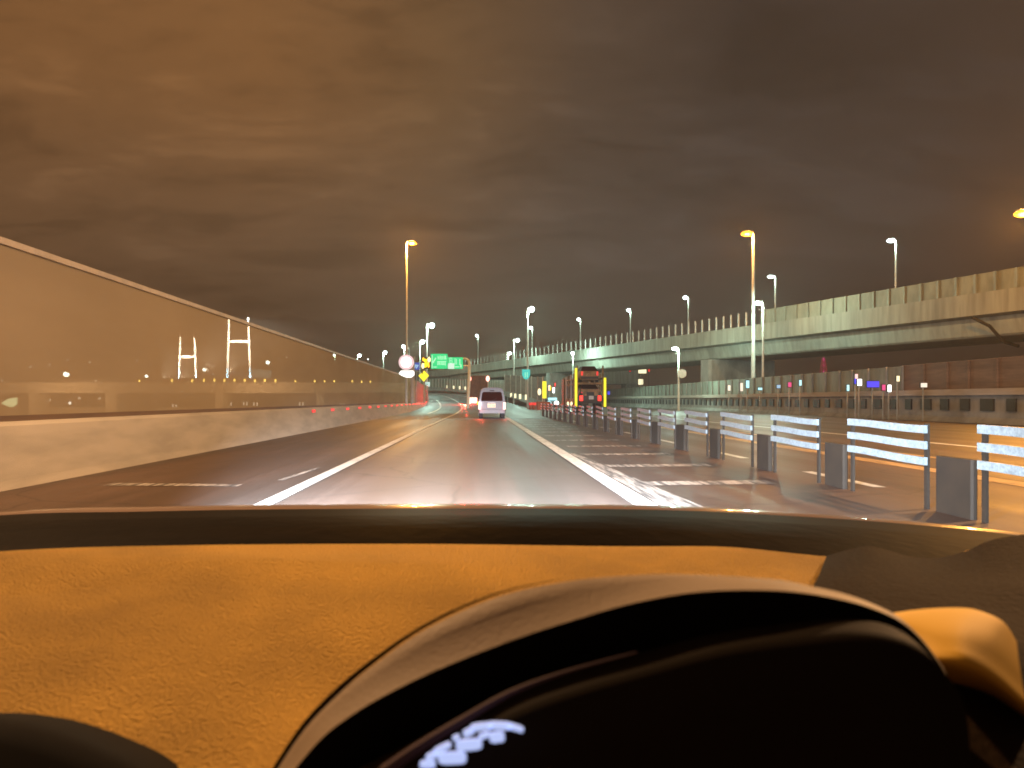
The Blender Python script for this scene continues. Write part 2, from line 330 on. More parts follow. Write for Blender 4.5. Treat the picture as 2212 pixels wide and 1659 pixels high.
for i, (y, z) in enumerate(ep):
    x = -6.58 - (0 if y < 92 else (y - 92) * .012); wv += [(x - .06, y, .9), (x + .06, y, .9), (x + .06, y, z), (x - .06, y, z)]
for i in range(len(ep) - 1):
    a = 4 * i
    for j in range(4): wf.append((a + j, a + (j + 1) % 4, a + 4 + (j + 1) % 4, a + 4 + j))
wf += [(0, 1, 2, 3), tuple(range(4 * len(ep) - 1, 4 * len(ep) - 5, -1))]
o = build('panel', MB().add(wv, wf), M['brown_wall'], eb); fix_normals(o)
build('post', MB().box((-6.48, 80.6, 2.05), (.14, .16, 2.4)), M['rail'], eb)

# ------------------------------------------------------------------ right gore wall and ramp outer wall
GW = spline([(8.7, 98, 0), (8.0, 120, .8), (6.6, 142, 1.7), (3.4, 163, 2.4), (-2.5, 182, 3.0), (-12, 200, 3.6), (-26, 216, 4.0), (-42, 228, 4.3)], 6)
cw = MB().sweep(GW, [(-.25, 0), (-.25, .2), (-.06, .5), (-.03, 1.0), (.2, 1.0), (.2, 0)]); o = build('concrete_barrier', cw, M['concrete_grey']); fix_normals(o); props(o, 'pale curved concrete barrier along the outside of the ramp bend', 'concrete barrier')
GA = [p for p in GW if p.y <= 150]; GB = [p for p in GW if p.y >= 149]
gw = thing('noise_wall', 'brown ribbed noise wall right of the white van, ending at the road fork', 'noise wall', (8.7, 98, 1))
def htop(p): return 4.05 if p.y < 118 else 3.55
o = build('panel', MB().sweep([p for p in GA], [(.02, 1.0), (.02, 4.1), (.14, 4.1), (.14, 1.0)]), M['brown_wall'], gw); fix_normals(o)
for i, p in enumerate(GA[::2]): build('post', MB().box((p.x - .03, p.y, p.z + 2.6), (.14, .16, 3.25)), M['rail'], gw)
gf = thing('noise_wall', 'green-grey ribbed noise wall on the far side of the ramp bend, lit from above', 'noise wall', (-2.5, 182, 3))
o = build('panel', MB().sweep([p + Vector((0, .1, 0)) for p in GB], [(.02, 1.0), (.02, 3.0), (.14, 3.0), (.14, 1.0)]), M['green_wall'], gf); fix_normals(o)
acc = 0; last = GB[0]; dense = []
for p in GB[1:]:
    seg = (p - last).length; q = acc
    while q < seg: dense.append(last.lerp(p, q / seg)); q += 1.6
    acc = q - seg; last = p
for p in dense[:44]: build('rib', MB().box((p.x - .02, p.y - .08, p.z + 2.05), (.14, .14, 2.25)), M['pole'], gf)
# yellow delineators
for i, (px, py, d, grp, lab) in enumerate([(1095.8, 852, 150, 'r', 'yellow delineator on the wall right of the van, nearest the van'), (1104, 853.5, 141, 'r', 'yellow delineator right of the van, second from the van'), (1113, 855, 132, 'r', 'yellow delineator right of the van, middle of five'), (1123.5, 856.5, 122, 'r', 'yellow delineator right of the van, fourth from the van'), (1136.5, 858, 112, 'r', 'yellow delineator right of the van, farthest from the van'),
        (937, 834, 203, 'l', 'yellow delineator on the bend, first to the right of the mint sign'), (951.5, 834.5, 198, 'l', 'yellow delineator on the bend, below the left green sign'), (966, 835.5, 193, 'l', 'yellow delineator on the bend, third of six'), (980, 836.5, 188, 'l', 'yellow delineator on the bend, below the right green sign'), (993, 837.5, 183, 'l', 'yellow delineator on the bend, fifth of six'), (1005, 838.5, 179, 'l', 'yellow delineator on the bend, beside the gantry pole')]):
    c = P(px, py, d - 1.2); t = thing('delineator', lab, 'delineator', (c.x, c.y, c.z - .5), 'yellow delineators right of the van' if grp == 'r' else 'yellow delineators around the bend')
    build('post', MB().tube((c.x, c.y + .06, c.z - .6), (c.x, c.y + .06, c.z + .3), .04, n=6), M['steel'], t)
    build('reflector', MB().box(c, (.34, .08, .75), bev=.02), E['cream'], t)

# ------------------------------------------------------------------ delineator posts, their motion smear built as long slats
for k in range(20):
    y0 = 5.7 + 2.62 * k; L = 1.75 - .028 * k; xx = 4.94 - .004 * k
    if k == 0: pos = 'nearest, cut off at right'
    else: pos = ['', 'second from the camera', 'third from the camera', 'fourth from the camera', 'fifth from the camera', 'sixth from the camera', 'seventh from the camera', 'eighth from the camera', 'ninth from the camera', 'tenth from the camera', 'eleventh from the camera', 'twelfth from the camera', 'thirteenth from the camera', 'fourteenth from the camera', 'fifteenth from the camera', 'sixteenth from the camera', 'fifth from the far end', 'fourth from the far end', 'third from the far end', 'second from the far end'][k]
    if k >= 16: pos = ['fourth from the far end', 'third from the far end', 'second from the far end', 'last at the far end'][k - 16]
    t = thing('smeared_delineator', f'smeared delineator post built as three long pale slats, {pos}', 'lane divider', (xx, y0, 0), 'smeared delineator posts built as pale slats in a row along the hatched area')
    tilt = random.uniform(-.012, .012)
    for zc in (.895, .72, .545):
        zs = [zc + .022 * sin(pi * (q / 8 - .5)) + tilt * (q / 8 - .5) for q in range(9)]
        build('white_band', MB().sweep([Vector((xx, y0 + L * q / 8, zs[q])) for q in range(9)], [(-.018, -.043), (-.018, .043), (.018, .043), (.018, -.043)]), M['white_band'], t)
    for yy in (y0 + .04, y0 + L - .04):
        build('upright', MB().box((xx + .035, yy, .47), (.03, .06, .94)), M['olive'], t)  # upright added to hold the slats of the smear
    build('post', MB().box((xx + .06, y0 - .43 + random.uniform(-.04, .04), .30), (.07, .62, .60), bev=.02, rz=random.uniform(-.05, .05)), M['olive'], t)  # dark post added in the unlit gap between two smears

# ------------------------------------------------------------------ vehicles
# white van
VX, VY = 1.07, 49.0
van = thing('van', 'white van with dark red rear window and glowing tail lights, in our lane ahead', 'van', (VX, VY, 0))
def van_section(y, sc_=1.0):
    pr = [(-.84, .34), (-.88, .5), (-.88, .95), (-.85, 1.12), (-.76, 1.72), (-.70, 1.88), (-.58, 1.97), (-.3, 2.01), (.3, 2.01), (.58, 1.97), (.70, 1.88), (.76, 1.72), (.85, 1.12), (.88, .95), (.88, .5), (.84, .34)]
    return [Vector((VX + x * sc_, y, z if z < 1.5 else 1.5 + (z - 1.5) * sc_)) for x, z in pr]
body = MB(); rows = [van_section(VY + .12, .94), van_section(VY, .975), van_section(VY + .06, 1), van_section(VY + .4, 1), van_section(VY + 3.2, 1), van_section(VY + 4.3, .96)]
rows = [rows[1], rows[2], rows[3], rows[4], rows[5]]
k = 16; body.add([v for r in rows for v in r], [(i * k + j, i * k + (j + 1) % k, (i + 1) * k + (j + 1) % k, (i + 1) * k + j) for i in range(4) for j in range(k)] + [tuple(reversed(range(k))), tuple(range(4 * k, 5 * k))])
o = build('body', body, M['van'], van); fix_normals(o)
build('rear_window', MB().plate([(VX - .68, 1.13), (VX + .68, 1.13), (VX + .70, 1.2), (VX + .63, 1.62), (VX + .56, 1.72), (VX - .56, 1.72), (VX - .63, 1.62), (VX - .70, 1.2)], VY - .012, .03), M['glass'], van)
bm_ = build('bumper', MB().box((VX, VY - .05, .47), (1.72, .2, .24), bev=.05), M['van'], van)
build('bumper_step', MB().box((VX, VY - .06, .603), (1.3, .16, .02)), M['dark'], bm_)
for s in (-1, 1):
    tl = build('tail_light', MB().box((VX + s * .80, VY - .012, .82), (.17, .08, .46), bev=.02), E['pink_hot'], van)
    lamp_light('tail_glow', (VX + s * .8, VY - 1.3, .6), RED, 50 if s < 0 else 20, van, .12)
    w_ = build('wheel', MB().tube((VX + s * .60, VY + .75, .32), (VX + s * .84, VY + .75, .32), .32, n=20), M['rubber'], van)
    build('rim', MB().tube((VX + s * .845, VY + .75, .32), (VX + s * .86, VY + .75, .32), .19, n=16), M['steel'], w_)
    build('wheel', MB().tube((VX + s * .60, VY + 3.4, .32), (VX + s * .84, VY + 3.4, .32), .32, n=20), M['rubber'], van)
    build('mud_flap', MB().box((VX + s * .72, VY + .35, .22), (.24, .03, .3)), M['rubber'], van)
pl = build('number_plate', MB().box((VX - .03, VY - .03, .84), (.52, .03, .25)), E['yellow_plate'], van)
tx = MB()
for x in (-.2, -.12, -.04, .07, .14, .2): tx.box((VX - .03 + x, VY - .047, .81), (.022, .006, .11))
for x in (-.09, -.03, .03, .09): tx.box((VX - .03 + x, VY - .047, .925), (.04, .006, .022))
build('plate_lettering', tx, M['text'], pl)
build('door_handle', MB().box((VX - .03, VY - .03, 1.02), (.5, .05, .05), bev=.01), M['steel'], van)
build('rear_wiper', MB().tube((VX, VY - .05, 1.15), (VX + .3, VY - .05, 1.3), .012, n=6), M['dark'], van)
build('high_brake_light', MB().box((VX, VY - .03, 1.80), (.3, .05, .05)), M['glass'], van)
# box truck ahead
TX, TY = .42, 100.0
tr = thing('truck', 'box truck ahead of the van with two red lamps at its top corners', 'truck', (TX, TY, .3))
build('cargo_box', MB().box((TX, TY + 3.2, 2.75), (2.5, 6.4, 3.3), bev=.06), M['brown_metal'], tr)
for x in (-1.22, 1.22): build('corner_post', MB().box((TX + x, TY - .02, 2.75), (.09, .08, 3.34)), M['steel'], tr)
build('chassis', MB().box((TX, TY + 3.4, .95), (2.2, 6.6, .3)), M['dark'], tr)
build('cab', MB().box((TX, TY + 7.4, 1.95), (2.4, 1.8, 2.5), bev=.15), M['van'], tr)
for s in (-1, 1):
    build('marker_lamp', MB().ball((TX + s * 1.2, TY - .12, 4.0), (.24, .14, .38)), E['red_hot'], tr)
    lamp_light('marker_glow', (TX + s * 1.2, TY - .6, 4.0), RED, 9, tr, .15)
    build('wheel', MB().tube((TX + s * .75, TY + 1.4, .8), (TX + s * 1.2, TY + 1.4, .8), .48, n=18), M['rubber'], tr)
    build('wheel', MB().tube((TX + s * .9, TY + 7.2, .8), (TX + s * 1.2, TY + 7.2, .8), .48, n=18), M['rubber'], tr)
build('bumper', MB().box((TX, TY - .05, .95), (2.4, .14, .3)), E['red_dim'], tr)  # bumper and rear flap glow, red brake light put into their colour
build('brake_light', MB().box((TX - .78, TY - .1, 1.1), (1.15, .12, .85), bev=.03), E['red_hot'], tr)
build('indicator_light', MB().box((TX + .06, TY - .14, .62), (.55, .14, .75)), E['yellow'], tr)
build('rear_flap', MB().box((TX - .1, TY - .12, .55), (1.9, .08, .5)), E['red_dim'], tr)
lamp_light('brake_glow', (TX - 1.75, TY + .25, 1.2), RED, 3800, tr, .2)
# car carrier
M['frame'] = material('amber_lit_frame', (.34, .21, .09), .6, .6, 1.5, grime=.3)  # amber light on the frame put into a brighter brown
KX, KY = 9.85, 65.0
kt = thing('car_carrier', 'car carrier truck seen from behind with tall yellow posts at both sides', 'truck', (KX, KY, 0))
for s in (-1, 1):
    z1 = 3.92 if s < 0 else 3.1
    build('yellow_post', MB().box((KX + s * 1.24, KY, (z1 + .62) / 2), (.19, .16, z1 - .62), bev=.03), E['yellow_glow'] if 'yellow_glow' in E else E['yellow'], kt)  # posts glow, the light on them put into their colour
    build('side_frame', MB().box((KX + s * 1.1, KY + .3, 2.4), (.12, .14, 3.5)).box((KX + s * 1.1, KY + 4, 3.05), (.1, 8, .14)).box((KX + s * 1.1, KY + 4, 1.2), (.1, 8, .3)), M['frame'], kt)
    for j in range(5):
        yy = KY + 2.0 + 1.9 * j
        build('side_post', MB().box((KX + s * 1.16, yy, 2.2 - .03 * j), (.14, .16, 2.6)), M['rail'] if j % 2 else M['frame'], kt)
    build('tail_light', MB().box((KX + s * .78 - .02, KY - .1, 1.35), (.28, .1, .45), bev=.03), E['red'], kt)
    build('wheel', MB().tube((KX + s * .65, KY + 1.6, .5), (KX + s * 1.15, KY + 1.6, .5), .5, n=18), M['rubber'], kt)
    build('wheel', MB().tube((KX + s * .65, KY + 2.8, .5), (KX + s * 1.15, KY + 2.8, .5), .5, n=18), M['rubber'], kt)
    build('wheel', MB().tube((KX + s * .65, KY + 9.5, .5), (KX + s * 1.15, KY + 9.5, .5), .5, n=18), M['rubber'], kt)
    build('cream_marker', MB().ball((KX + s * .15 - 1.65 + (0 if s < 0 else .0), KY + 1, .85), (.1, .08, .22)), E['cream'], kt)
build('upper_deck', MB().box((KX, KY + 4.3, 2.62), (2.2, 8.4, .16)), M['frame'], kt)
build('lower_deck', MB().box((KX, KY + 4.3, 1.05), (2.3, 8.4, .28)), M['dark'], kt)
build('rear_beam', MB().box((KX, KY - .02, 1.25), (2.2, .14, .62)), M['dark'], kt)
build('loading_ramp', MB().box((KX, KY + .1, 2.0), (1.6, .12, .25)).box((KX - .5, KY + .08, 1.75), (.35, .1, .5)).box((KX + .5, KY + .08, 1.75), (.35, .1, .5)), M['frame'], kt)
build('number_plate', MB().box((KX + .05, KY - .12, 1.4), (.4, .03, .3)), M['steel'], kt)
build('cab', MB().box((KX, KY + 10.2, 1.9), (2.4, 2.2, 2.7), bev=.15), M['brown_metal'], kt)
def carried(xc, y0, z0, mat, lab):
    t = thing('car', lab, 'car', (xc, y0, z0))
    b = MB(); secs = []
    for y, zt, wt in ((y0, .95, .78), (y0 + .15, 1.0, .82), (y0 + 1.0, 1.02, .85), (y0 + 3.2, .95, .85), (y0 + 4.1, .62, .8)):
        secs.append([Vector((xc + x * wt, y, z0 + z)) for x, z in ((-.9, .25), (-1, .45), (-.98, zt - .05), (-.9, zt), (.9, zt), (.98, zt - .05), (1, .45), (.9, .25))])
    b.add([v for s_ in secs for v in s_], [(i * 8 + j, i * 8 + (j + 1) % 8, (i + 1) * 8 + (j + 1) % 8, (i + 1) * 8 + j) for i in range(4) for j in range(8)] + [tuple(range(8)), tuple(range(39, 31, -1))])
    o = build('body', b, mat, t); fix_normals(o)
    c = MB(); secs = []
    for y, zb, zt, wt in ((y0 + .25, .97, 1.0, .74), (y0 + .55, .97, 1.42, .62), (y0 + 2.2, .97, 1.45, .62), (y0 + 3.0, .94, .97, .74)):
        secs.append([Vector((xc + x * wt, y, z0 + z)) for x, z in ((-1.12, zb), (-.95, zt - .08), (-.8, zt), (.8, zt), (.95, zt - .08), (1.12, zb))])
    c.add([v for s_ in secs for v in s_], [(i * 6 + j, i * 6 + (j + 1) % 6, (i + 1) * 6 + (j + 1) % 6, (i + 1) * 6 + j) for i in range(3) for j in range(6)] + [tuple(range(6)), tuple(range(23, 17, -1))])
    o = build('cabin', c, M['glass'], t); fix_normals(o)
    for s in (-1, 1):
        build('tail_light', MB().box((xc + s * .66, y0 - .01, z0 + .78), (.16, .06, .34)), E['red_dim'], t)
        for yy in (.8, 3.3): build('wheel', MB().tube((xc + s * .6, y0 + yy, z0 + .31), (xc + s * .84, y0 + yy, z0 + .31), .31, n=16), M['rubber'], t)
    build('bumper', MB().box((xc, y0 - .03, z0 + .42), (1.5, .12, .2)), M['dark'], t)
    return t
carried(KX - .02, KY + .35, 2.70, M['frame'], 'brown car standing on the upper deck of the car carrier')
carried(KX + .02, KY + .6, 1.19, M['dark'], 'dark car standing on the lower deck of the car carrier')
# far car on the carriageway
fx = P(1194, 873, 118); fc = thing('car', 'small far car with dazzling pale blue lights beyond the yellow gore marker', 'car', (fx.x, fx.y, 0))
b = MB().side([(118, .35), (118, .95), (118.4, 1.05), (119.0, 1.62), (121, 1.62), (121.8, 1.05), (122.3, .9), (122.3, .35)], fx.x - .85, fx.x + .85); o = build('body', b, M['van'], fc); fix_normals(o)
build('windscreen', MB().box((fx.x, 118.5, 1.35), (1.3, .3, .4)), E['cyan'], fc)
for s in (-1, 1):
    build('headlight', MB().ball((fx.x + s * .58, 117.95, .72), (.38, .1, .34)), E['white'] if s > 0 else E['cyan'], fc)
    build('wheel', MB().tube((fx.x + s * .62, 118.8, .31), (fx.x + s * .86, 118.8, .31), .31, n=14), M['rubber'], fc)
    build('wheel', MB().tube((fx.x + s * .62, 121.4, .31), (fx.x + s * .86, 121.4, .31), .31, n=14), M['rubber'], fc)

# ------------------------------------------------------------------ signs
def strip(mb, a, b, wd, y, t=.02):
    a = Vector((a[0], 0, a[1])); b = Vector((b[0], 0, b[1])); d = (b - a).normalized(); n = Vector((-d.z, 0, d.x)) * wd / 2
    return mb.plate([((a + n).x, (a + n).z), ((a - n).x, (a - n).z), ((b - n).x, (b - n).z), ((b + n).x, (b + n).z)], y, t)
def circle(cx, cz, r, n=36): return [(cx + r * cos(2 * pi * i / n), cz + r * sin(2 * pi * i / n)) for i in range(n)]
SD = 62.0
def zp(zx, zy, d): return P(844.9 + zx * .07936, 746.1 + zy * .07936, d)      # enlarged sign detail to a point
c = P(877.5, 782.5, SD); r = 17 / F * SD
ss = thing('speed_sign', 'round white sign with a pink ring over a white oblong plate', 'road sign', (c.x + .5, SD + .12, .9))
dsc = build('sign_disc', MB().plate(circle(c.x, c.z, r * .97), SD, .05), E['sign_rim'], ss)
build('ring', MB().plate(circle(c.x, c.z, r * .82), SD - .012, .01), E['sign_ring'], dsc)
build('sign_face', MB().plate(circle(c.x, c.z, r * .72), SD - .024, .01), E['sign_white'], dsc)
q = P(878, 808, SD); a = 17 / F * SD; h = 7.6 / F * SD
build('plate', MB().plate([(q.x - a, q.z + .1 * h), (q.x - a * .7, q.z + h), (q.x + a * .85, q.z + h), (q.x + a, q.z + .6 * h), (q.x + a, q.z - .3 * h), (q.x + a * .6, q.z - h), (q.x, q.z - h), (q.x - a * .6, q.z - .5 * h)], SD, .06), E['sign_white'], ss)
pp = P(891, 840, SD + .15)
build('post', MB().tube((pp.x, SD + .2, .9), (pp.x, SD + .2, c.z + .5), .17, n=14), M['rail'], ss)
build('bracket', MB().box((pp.x - .3, SD + .1, c.z), (.9, .1, .08)), M['steel'], ss)
c = P(898.5, 791, SD + 6); bs = thing('blue_sign', 'small blue sign with a pale arrow behind the round sign', 'road sign', (c.x, SD + 6, .9))
build('panel', MB().plate([(c.x - .42, c.z - .33), (c.x + .25, c.z - .33), (c.x + .34, c.z - .2), (c.x + .34, c.z + .33), (c.x - .42, c.z + .33)], SD + 6, .05), E['sign_blue'], bs)
ar = MB(); strip(ar, (c.x - .3, c.z - .22), (c.x + .02, c.z + .02), .12, SD + 5.98); strip(ar, (c.x - .22, c.z + .12), (c.x + .22, c.z + .06), .1, SD + 5.97); strip(ar, (c.x + .2, c.z + .08), (c.x + .02, c.z - .2), .1, SD + 5.96)
build('arrow', ar, E['sign_arrow'], bs)
build('post', MB().tube((c.x, SD + 6.1, .9), (c.x, SD + 6.1, c.z + .4), .05, n=8), M['steel'], bs)
# yellow flashing beacons
c = P(921, 784, 78); bc = thing('flashing_beacon', 'cluster of amber flashing lamps above the yellow diamond sign', 'warning light', (c.x, 78, .9))
k = 78 / F
for i, (zx, zy, rx, rz, mt) in enumerate([(880, 380, 30, 50, 'amber'), (940, 420, 40, 55, 'yellow'), (1035, 390, 45, 75, 'cream'), (870, 560, 45, 80, 'cream'), (940, 540, 40, 70, 'yellow'), (1005, 510, 38, 50, 'amber'), (1025, 570, 26, 40, 'amber')]):
    p = P(844.9 + zx * .07936, 746.1 + zy * .07936, 78)
    build('lamp', MB().ball((p.x, 78 - .1 - .03 * i, p.z), (rx * .07936 * k, .08, rz * .07936 * k)), E[mt], bc)
build('housing', MB().box((c.x, 78.12, c.z), (.95, .12, 1.2)), M['dark'], bc)
build('post', MB().tube((c.x - .2, 78.25, .9), (c.x - .2, 78.25, c.z + .6), .07, n=8), M['steel'], bc)
lamp_light('beacon_glow', (c.x, 76.8, c.z), (1, .6, .1), 25, bc)
c = P(915.3, 812.6, 74); ds = thing('diamond_sign', 'yellow diamond warning sign with a small black mark below the flashing lamps', 'road sign', (c.x, 74, .9))
h = 12 / F * 74; dp = build('panel', MB().plate([(c.x, c.z - h), (c.x + h * .95, c.z + .1 * h), (c.x + h * .12, c.z + h), (c.x - h * .95, c.z + .1 * h)], 74, .05), E['yellow'], ds)  # panel glows by itself in place of light falling on it
mk = MB(); strip(mk, (c.x - .13, c.z + .40), (c.x - .06, c.z + .14), .05, 73.97); strip(mk, (c.x - .17, c.z + .29), (c.x - .06, c.z + .38), .045, 73.95); strip(mk, (c.x + .07, c.z - .12), (c.x + .09, c.z - .25), .04, 73.97)
build('symbol', mk, M['text'], dp)
build('post', MB().tube((c.x, 74.1, .9), (c.x, 74.1, c.z + .3), .05, n=8), M['steel'], ds)
c = P(922.8, 830.5, 100); ms = thing('mint_sign', 'small pale mint sign at the end of the dark wall', 'road sign', (c.x, 100, 1))
mp_ = build('panel', MB().plate([(c.x - .38, c.z + .05), (c.x - .26, c.z + .34), (c.x + .36, c.z + .32), (c.x + .36, c.z - .1), (c.x + .26, c.z - .33)], 100, .05), E['sign_mint'], ms)
mk = MB()
for x in (-.14, -.04, .07): mk.box((c.x + x, 99.97, c.z + .04), (.06, .02, .12))
build('lettering', mk, M['text'], mp_)
build('post', MB().tube((c.x + .05, 100.1, .2), (c.x + .05, 100.1, c.z), .05, n=8), M['steel'], ms)
# gantry with the two green signs
GD = 85.0; k = GD / F
def gp(px, py, y=GD): v = P(px, py, GD); return (v.x, v.z)
gt = thing('sign_gantry', 'grey cantilever gantry holding two green direction signs over the ramp', 'sign gantry', (P(1012, 880, GD).x, GD, .3))
px0 = P(1014.5, 790, GD); top = P(1000, 774.5, GD).z
pts = [(px0.x - .25, GD + .2, .1), (px0.x - .1, GD + .2, 2.6), (px0.x, GD + .2, top - .55), (px0.x - .08, GD + .2, top - .22), (px0.x - .4, GD + .2, top), (P(935, 775, GD).x, GD + .2, top)]
build('pole', MB().pipe(pts[:4], .17, 14), M['pole'], gt)
build('arm', MB().pipe(pts[3:], .13, 12).pipe([(P(935, 775, GD).x, GD + .2, top - .8), (P(1012, 775, GD).x, GD + .2, top - .8)], .09, 10), M['pole'], gt)
x0, z0 = gp(930.9, 796.8); x1, z1 = gp(966.9, 764.2)
s1 = build('sign_board', MB().box(((x0 + x1) / 2, GD, (z0 + z1) / 2), (x1 - x0, .06, z1 - z0)), E['sign_green'], gt); props(s1, 'larger left green sign with a diagonal arrow and two rows of lettering')
x0, z0 = gp(967.6, 797.2); x1, z1 = gp(1000.2, 771.7)
s2 = build('sign_board', MB().box(((x0 + x1) / 2, GD, (z0 + z1) / 2), (x1 - x0 - .01, .06, z1 - z0)), E['sign_green'], gt); props(s2, 'smaller right green sign with the letter B and a white box')
def bars(mb, lst, y):
    for n_, (a, b_, c_, d_, wd) in enumerate(lst):
        p, q = zp(a, b_, GD), zp(c_, d_, GD); strip(mb, (p.x, p.z), (q.x, q.z), wd * .07936 * k, y - .0012 * n_, .01)
t1 = MB(); bars(t1, [(1118, 265, 1118, 620, 26), (1140, 470, 1220, 340, 34), (1160, 480, 1160, 400, 18), (1160, 590, 1250, 590, 22), (1160, 570, 1160, 610, 14), (1205, 570, 1205, 610, 14),
    (1275, 280, 1275, 385, 16), (1262, 330, 1302, 330, 14), (1302, 300, 1302, 385, 14), (1335, 275, 1335, 385, 22), (1372, 290, 1372, 385, 16), (1352, 380, 1385, 380, 14), (1352, 320, 1385, 320, 12), (1405, 290, 1405, 385, 18), (1440, 275, 1440, 385, 14), (1422, 340, 1450, 340, 14), (1472, 280, 1472, 385, 26), (1490, 300, 1500, 385, 12),
    (1255, 440, 1500, 440, 20), (1270, 430, 1270, 540, 22), (1300, 430, 1300, 530, 16), (1330, 440, 1330, 540, 20), (1290, 490, 1345, 490, 14), (1372, 440, 1372, 530, 18), (1400, 440, 1400, 540, 14), (1430, 440, 1430, 535, 20), (1470, 440, 1470, 545, 26), (1355, 520, 1450, 520, 14)], GD - .045)
build('lettering', t1, E['sign_text'], s1)
t2 = MB(); bars(t2, [(1600, 345, 1600, 490, 18), (1600, 350, 1650, 350, 16), (1600, 415, 1650, 415, 14), (1600, 485, 1650, 485, 16), (1655, 355, 1655, 410, 15), (1658, 420, 1658, 485, 16),
    (1740, 355, 1740, 530, 18), (1778, 370, 1778, 520, 18), (1870, 370, 1870, 535, 26), (1735, 585, 1860, 585, 26), (1890, 510, 1890, 600, 18), (1912, 520, 1912, 600, 16), (1700, 560, 1700, 600, 12)], GD - .045)
build('lettering', t2, E['sign_text'], s2)
p, q = zp(1550, 640, GD), zp(1720, 490, GD)
wb = build('white_box', MB().box(((p.x + q.x) / 2, GD - .055, (p.z + q.z) / 2), (q.x - p.x, .03, q.z - p.z)), E['sign_mint'], s2)
# teal shield on the tall lamp post
c = P(1136.5, 809, 104); sh = thing('shield_sign', 'teal shield-shaped route sign on the tall lamp post', 'road sign', (c.x, 104, .2))
kk = 104 / F; hw = 8.6 * kk; hh = 11 * kk
sp_ = build('panel', MB().plate([(c.x - hw, c.z + hh), (c.x + hw, c.z + hh), (c.x + hw, c.z - .1 * hh), (c.x + hw * .6, c.z - hh * .8), (c.x, c.z - hh), (c.x - hw * .6, c.z - hh * .8), (c.x - hw, c.z - .1 * hh)], 104, .05), E['sign_teal'], sh)
mk = MB(); strip(mk, (c.x - .12, c.z + .3), (c.x - .12, c.z - .4), .1, 103.96); strip(mk, (c.x + .16, c.z + .3), (c.x + .16, c.z - .4), .1, 103.96)
build('lettering', mk, E['sign_text'], sp_)
build('bracket', MB().box((c.x, 104.3, c.z), (.5, .5, .08)), M['steel'], sh)
# gore marker
c = P(1176, 842, 92); gm = thing('gore_marker', 'bright yellow upright marker standing at the tip of the road fork', 'warning post', (c.x, 92, 0))
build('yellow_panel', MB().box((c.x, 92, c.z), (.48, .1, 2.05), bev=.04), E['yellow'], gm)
build('lamp', MB().ball((c.x - .62, 91.9, c.z - .25), (.22, .1, .42)), E['cream'], gm)
build('side_lamp', MB().ball((c.x + .7, 91.9, c.z + .2), (.1, .08, .3)), E['amber'], gm)
build('post', MB().tube((c.x, 92.1, 0), (c.x, 92.1, c.z + .9), .07, n=8), M['steel'], gm)
build('base', MB().box((c.x - .1, 92.2, .5), (1.7, .9, 1.0), bev=.1), M['orange'], gm)
# red-lit cushion drums in front of the gore wall
for i, (px, lab) in enumerate([(1146, 'red cushion drum by the brown wall, leftmost of four'), (1153, 'red cushion drum by the brown wall, second from left'), (1160, 'red cushion drum by the brown wall, third from left'), (1167, 'red cushion drum by the brown wall, next to the yellow marker')]):
    p = P(px, 884, 96 + i * .2 if i else 96); x = p.x
    dr = thing('cushion_drum', lab, 'drum', (x, 96, 0), 'red cushion drums at the fork')
    build('drum_body', MB().tube((x, 96, 0), (x, 96, .9), .2, .18, 14), M['orange'], dr); build('red_band', MB().tube((x, 96, .56), (x, 96, .86), .205, .205, 14), E['red_dim'], dr)

# ------------------------------------------------------------------ viaduct across the right side
def VX_(Y): return 57.6 - .327 * Y
vu = Vector((-.327, 1, 0)).normalized(); vn = Vector((1, .327, 0)).normalized()
VP = [Vector((VX_(y), y, 0)) for y in (-40, -10, 20, 40, 55, 70, 85, 100, 115, 130, 150, 170, 190)] + [Vector((-8, 206, 0)), Vector((-22, 236, .3)), Vector((-45, 270, .8)), Vector((-75, 300, 1.2))]
via = thing('viaduct', 'long concrete viaduct with a deep girder crossing over the road from the right', 'viaduct', (VX_(92), 92, 0))
o = build('deck', MB().sweep(VP, [(0, 7.75), (0, 8.25), (10.5, 8.25), (10.5, 7.75), (9.2, 7.6), (1.3, 7.6)]), M['girder'], via); fix_normals(o)
o = build('parapet', MB().sweep(VP, [(-.12, 7.7), (-.12, 9.4), (.14, 9.4), (.14, 8.252), (.001, 8.252), (-.001, 7.7)]), M['girder'], via); fix_normals(o)
o = build('girder', MB().sweep(VP, [(1.0, 7.59), (1.3, 6.25), (1.5, 6.1), (9, 6.1), (9.5, 7.59)]), M['girder'], via); fix_normals(o)
ang = atan2(vn.y, vn.x)
for y in (47, 92, 137, 182):
    c = Vector((VX_(y), y, 0)) + vn * 5.1
    build('pier', MB().box((c.x, c.y, 1.54), (9.6, 2.1, 9.08), rz=ang, bev=.25), M['concrete_grey'], via)
o = build('drain_pipe', MB().pipe([Vector((VX_(58.5), 58.5, 7.55)) + vn * -.25, Vector((VX_(57.5), 57.5, 6.8)) + vn * .2, Vector((VX_(57.2), 57.2, 5.6)) + vn * 1.2, Vector((VX_(57), 57, 5.3)) + vn * 2.5], .12, 8), M['dark'], via)
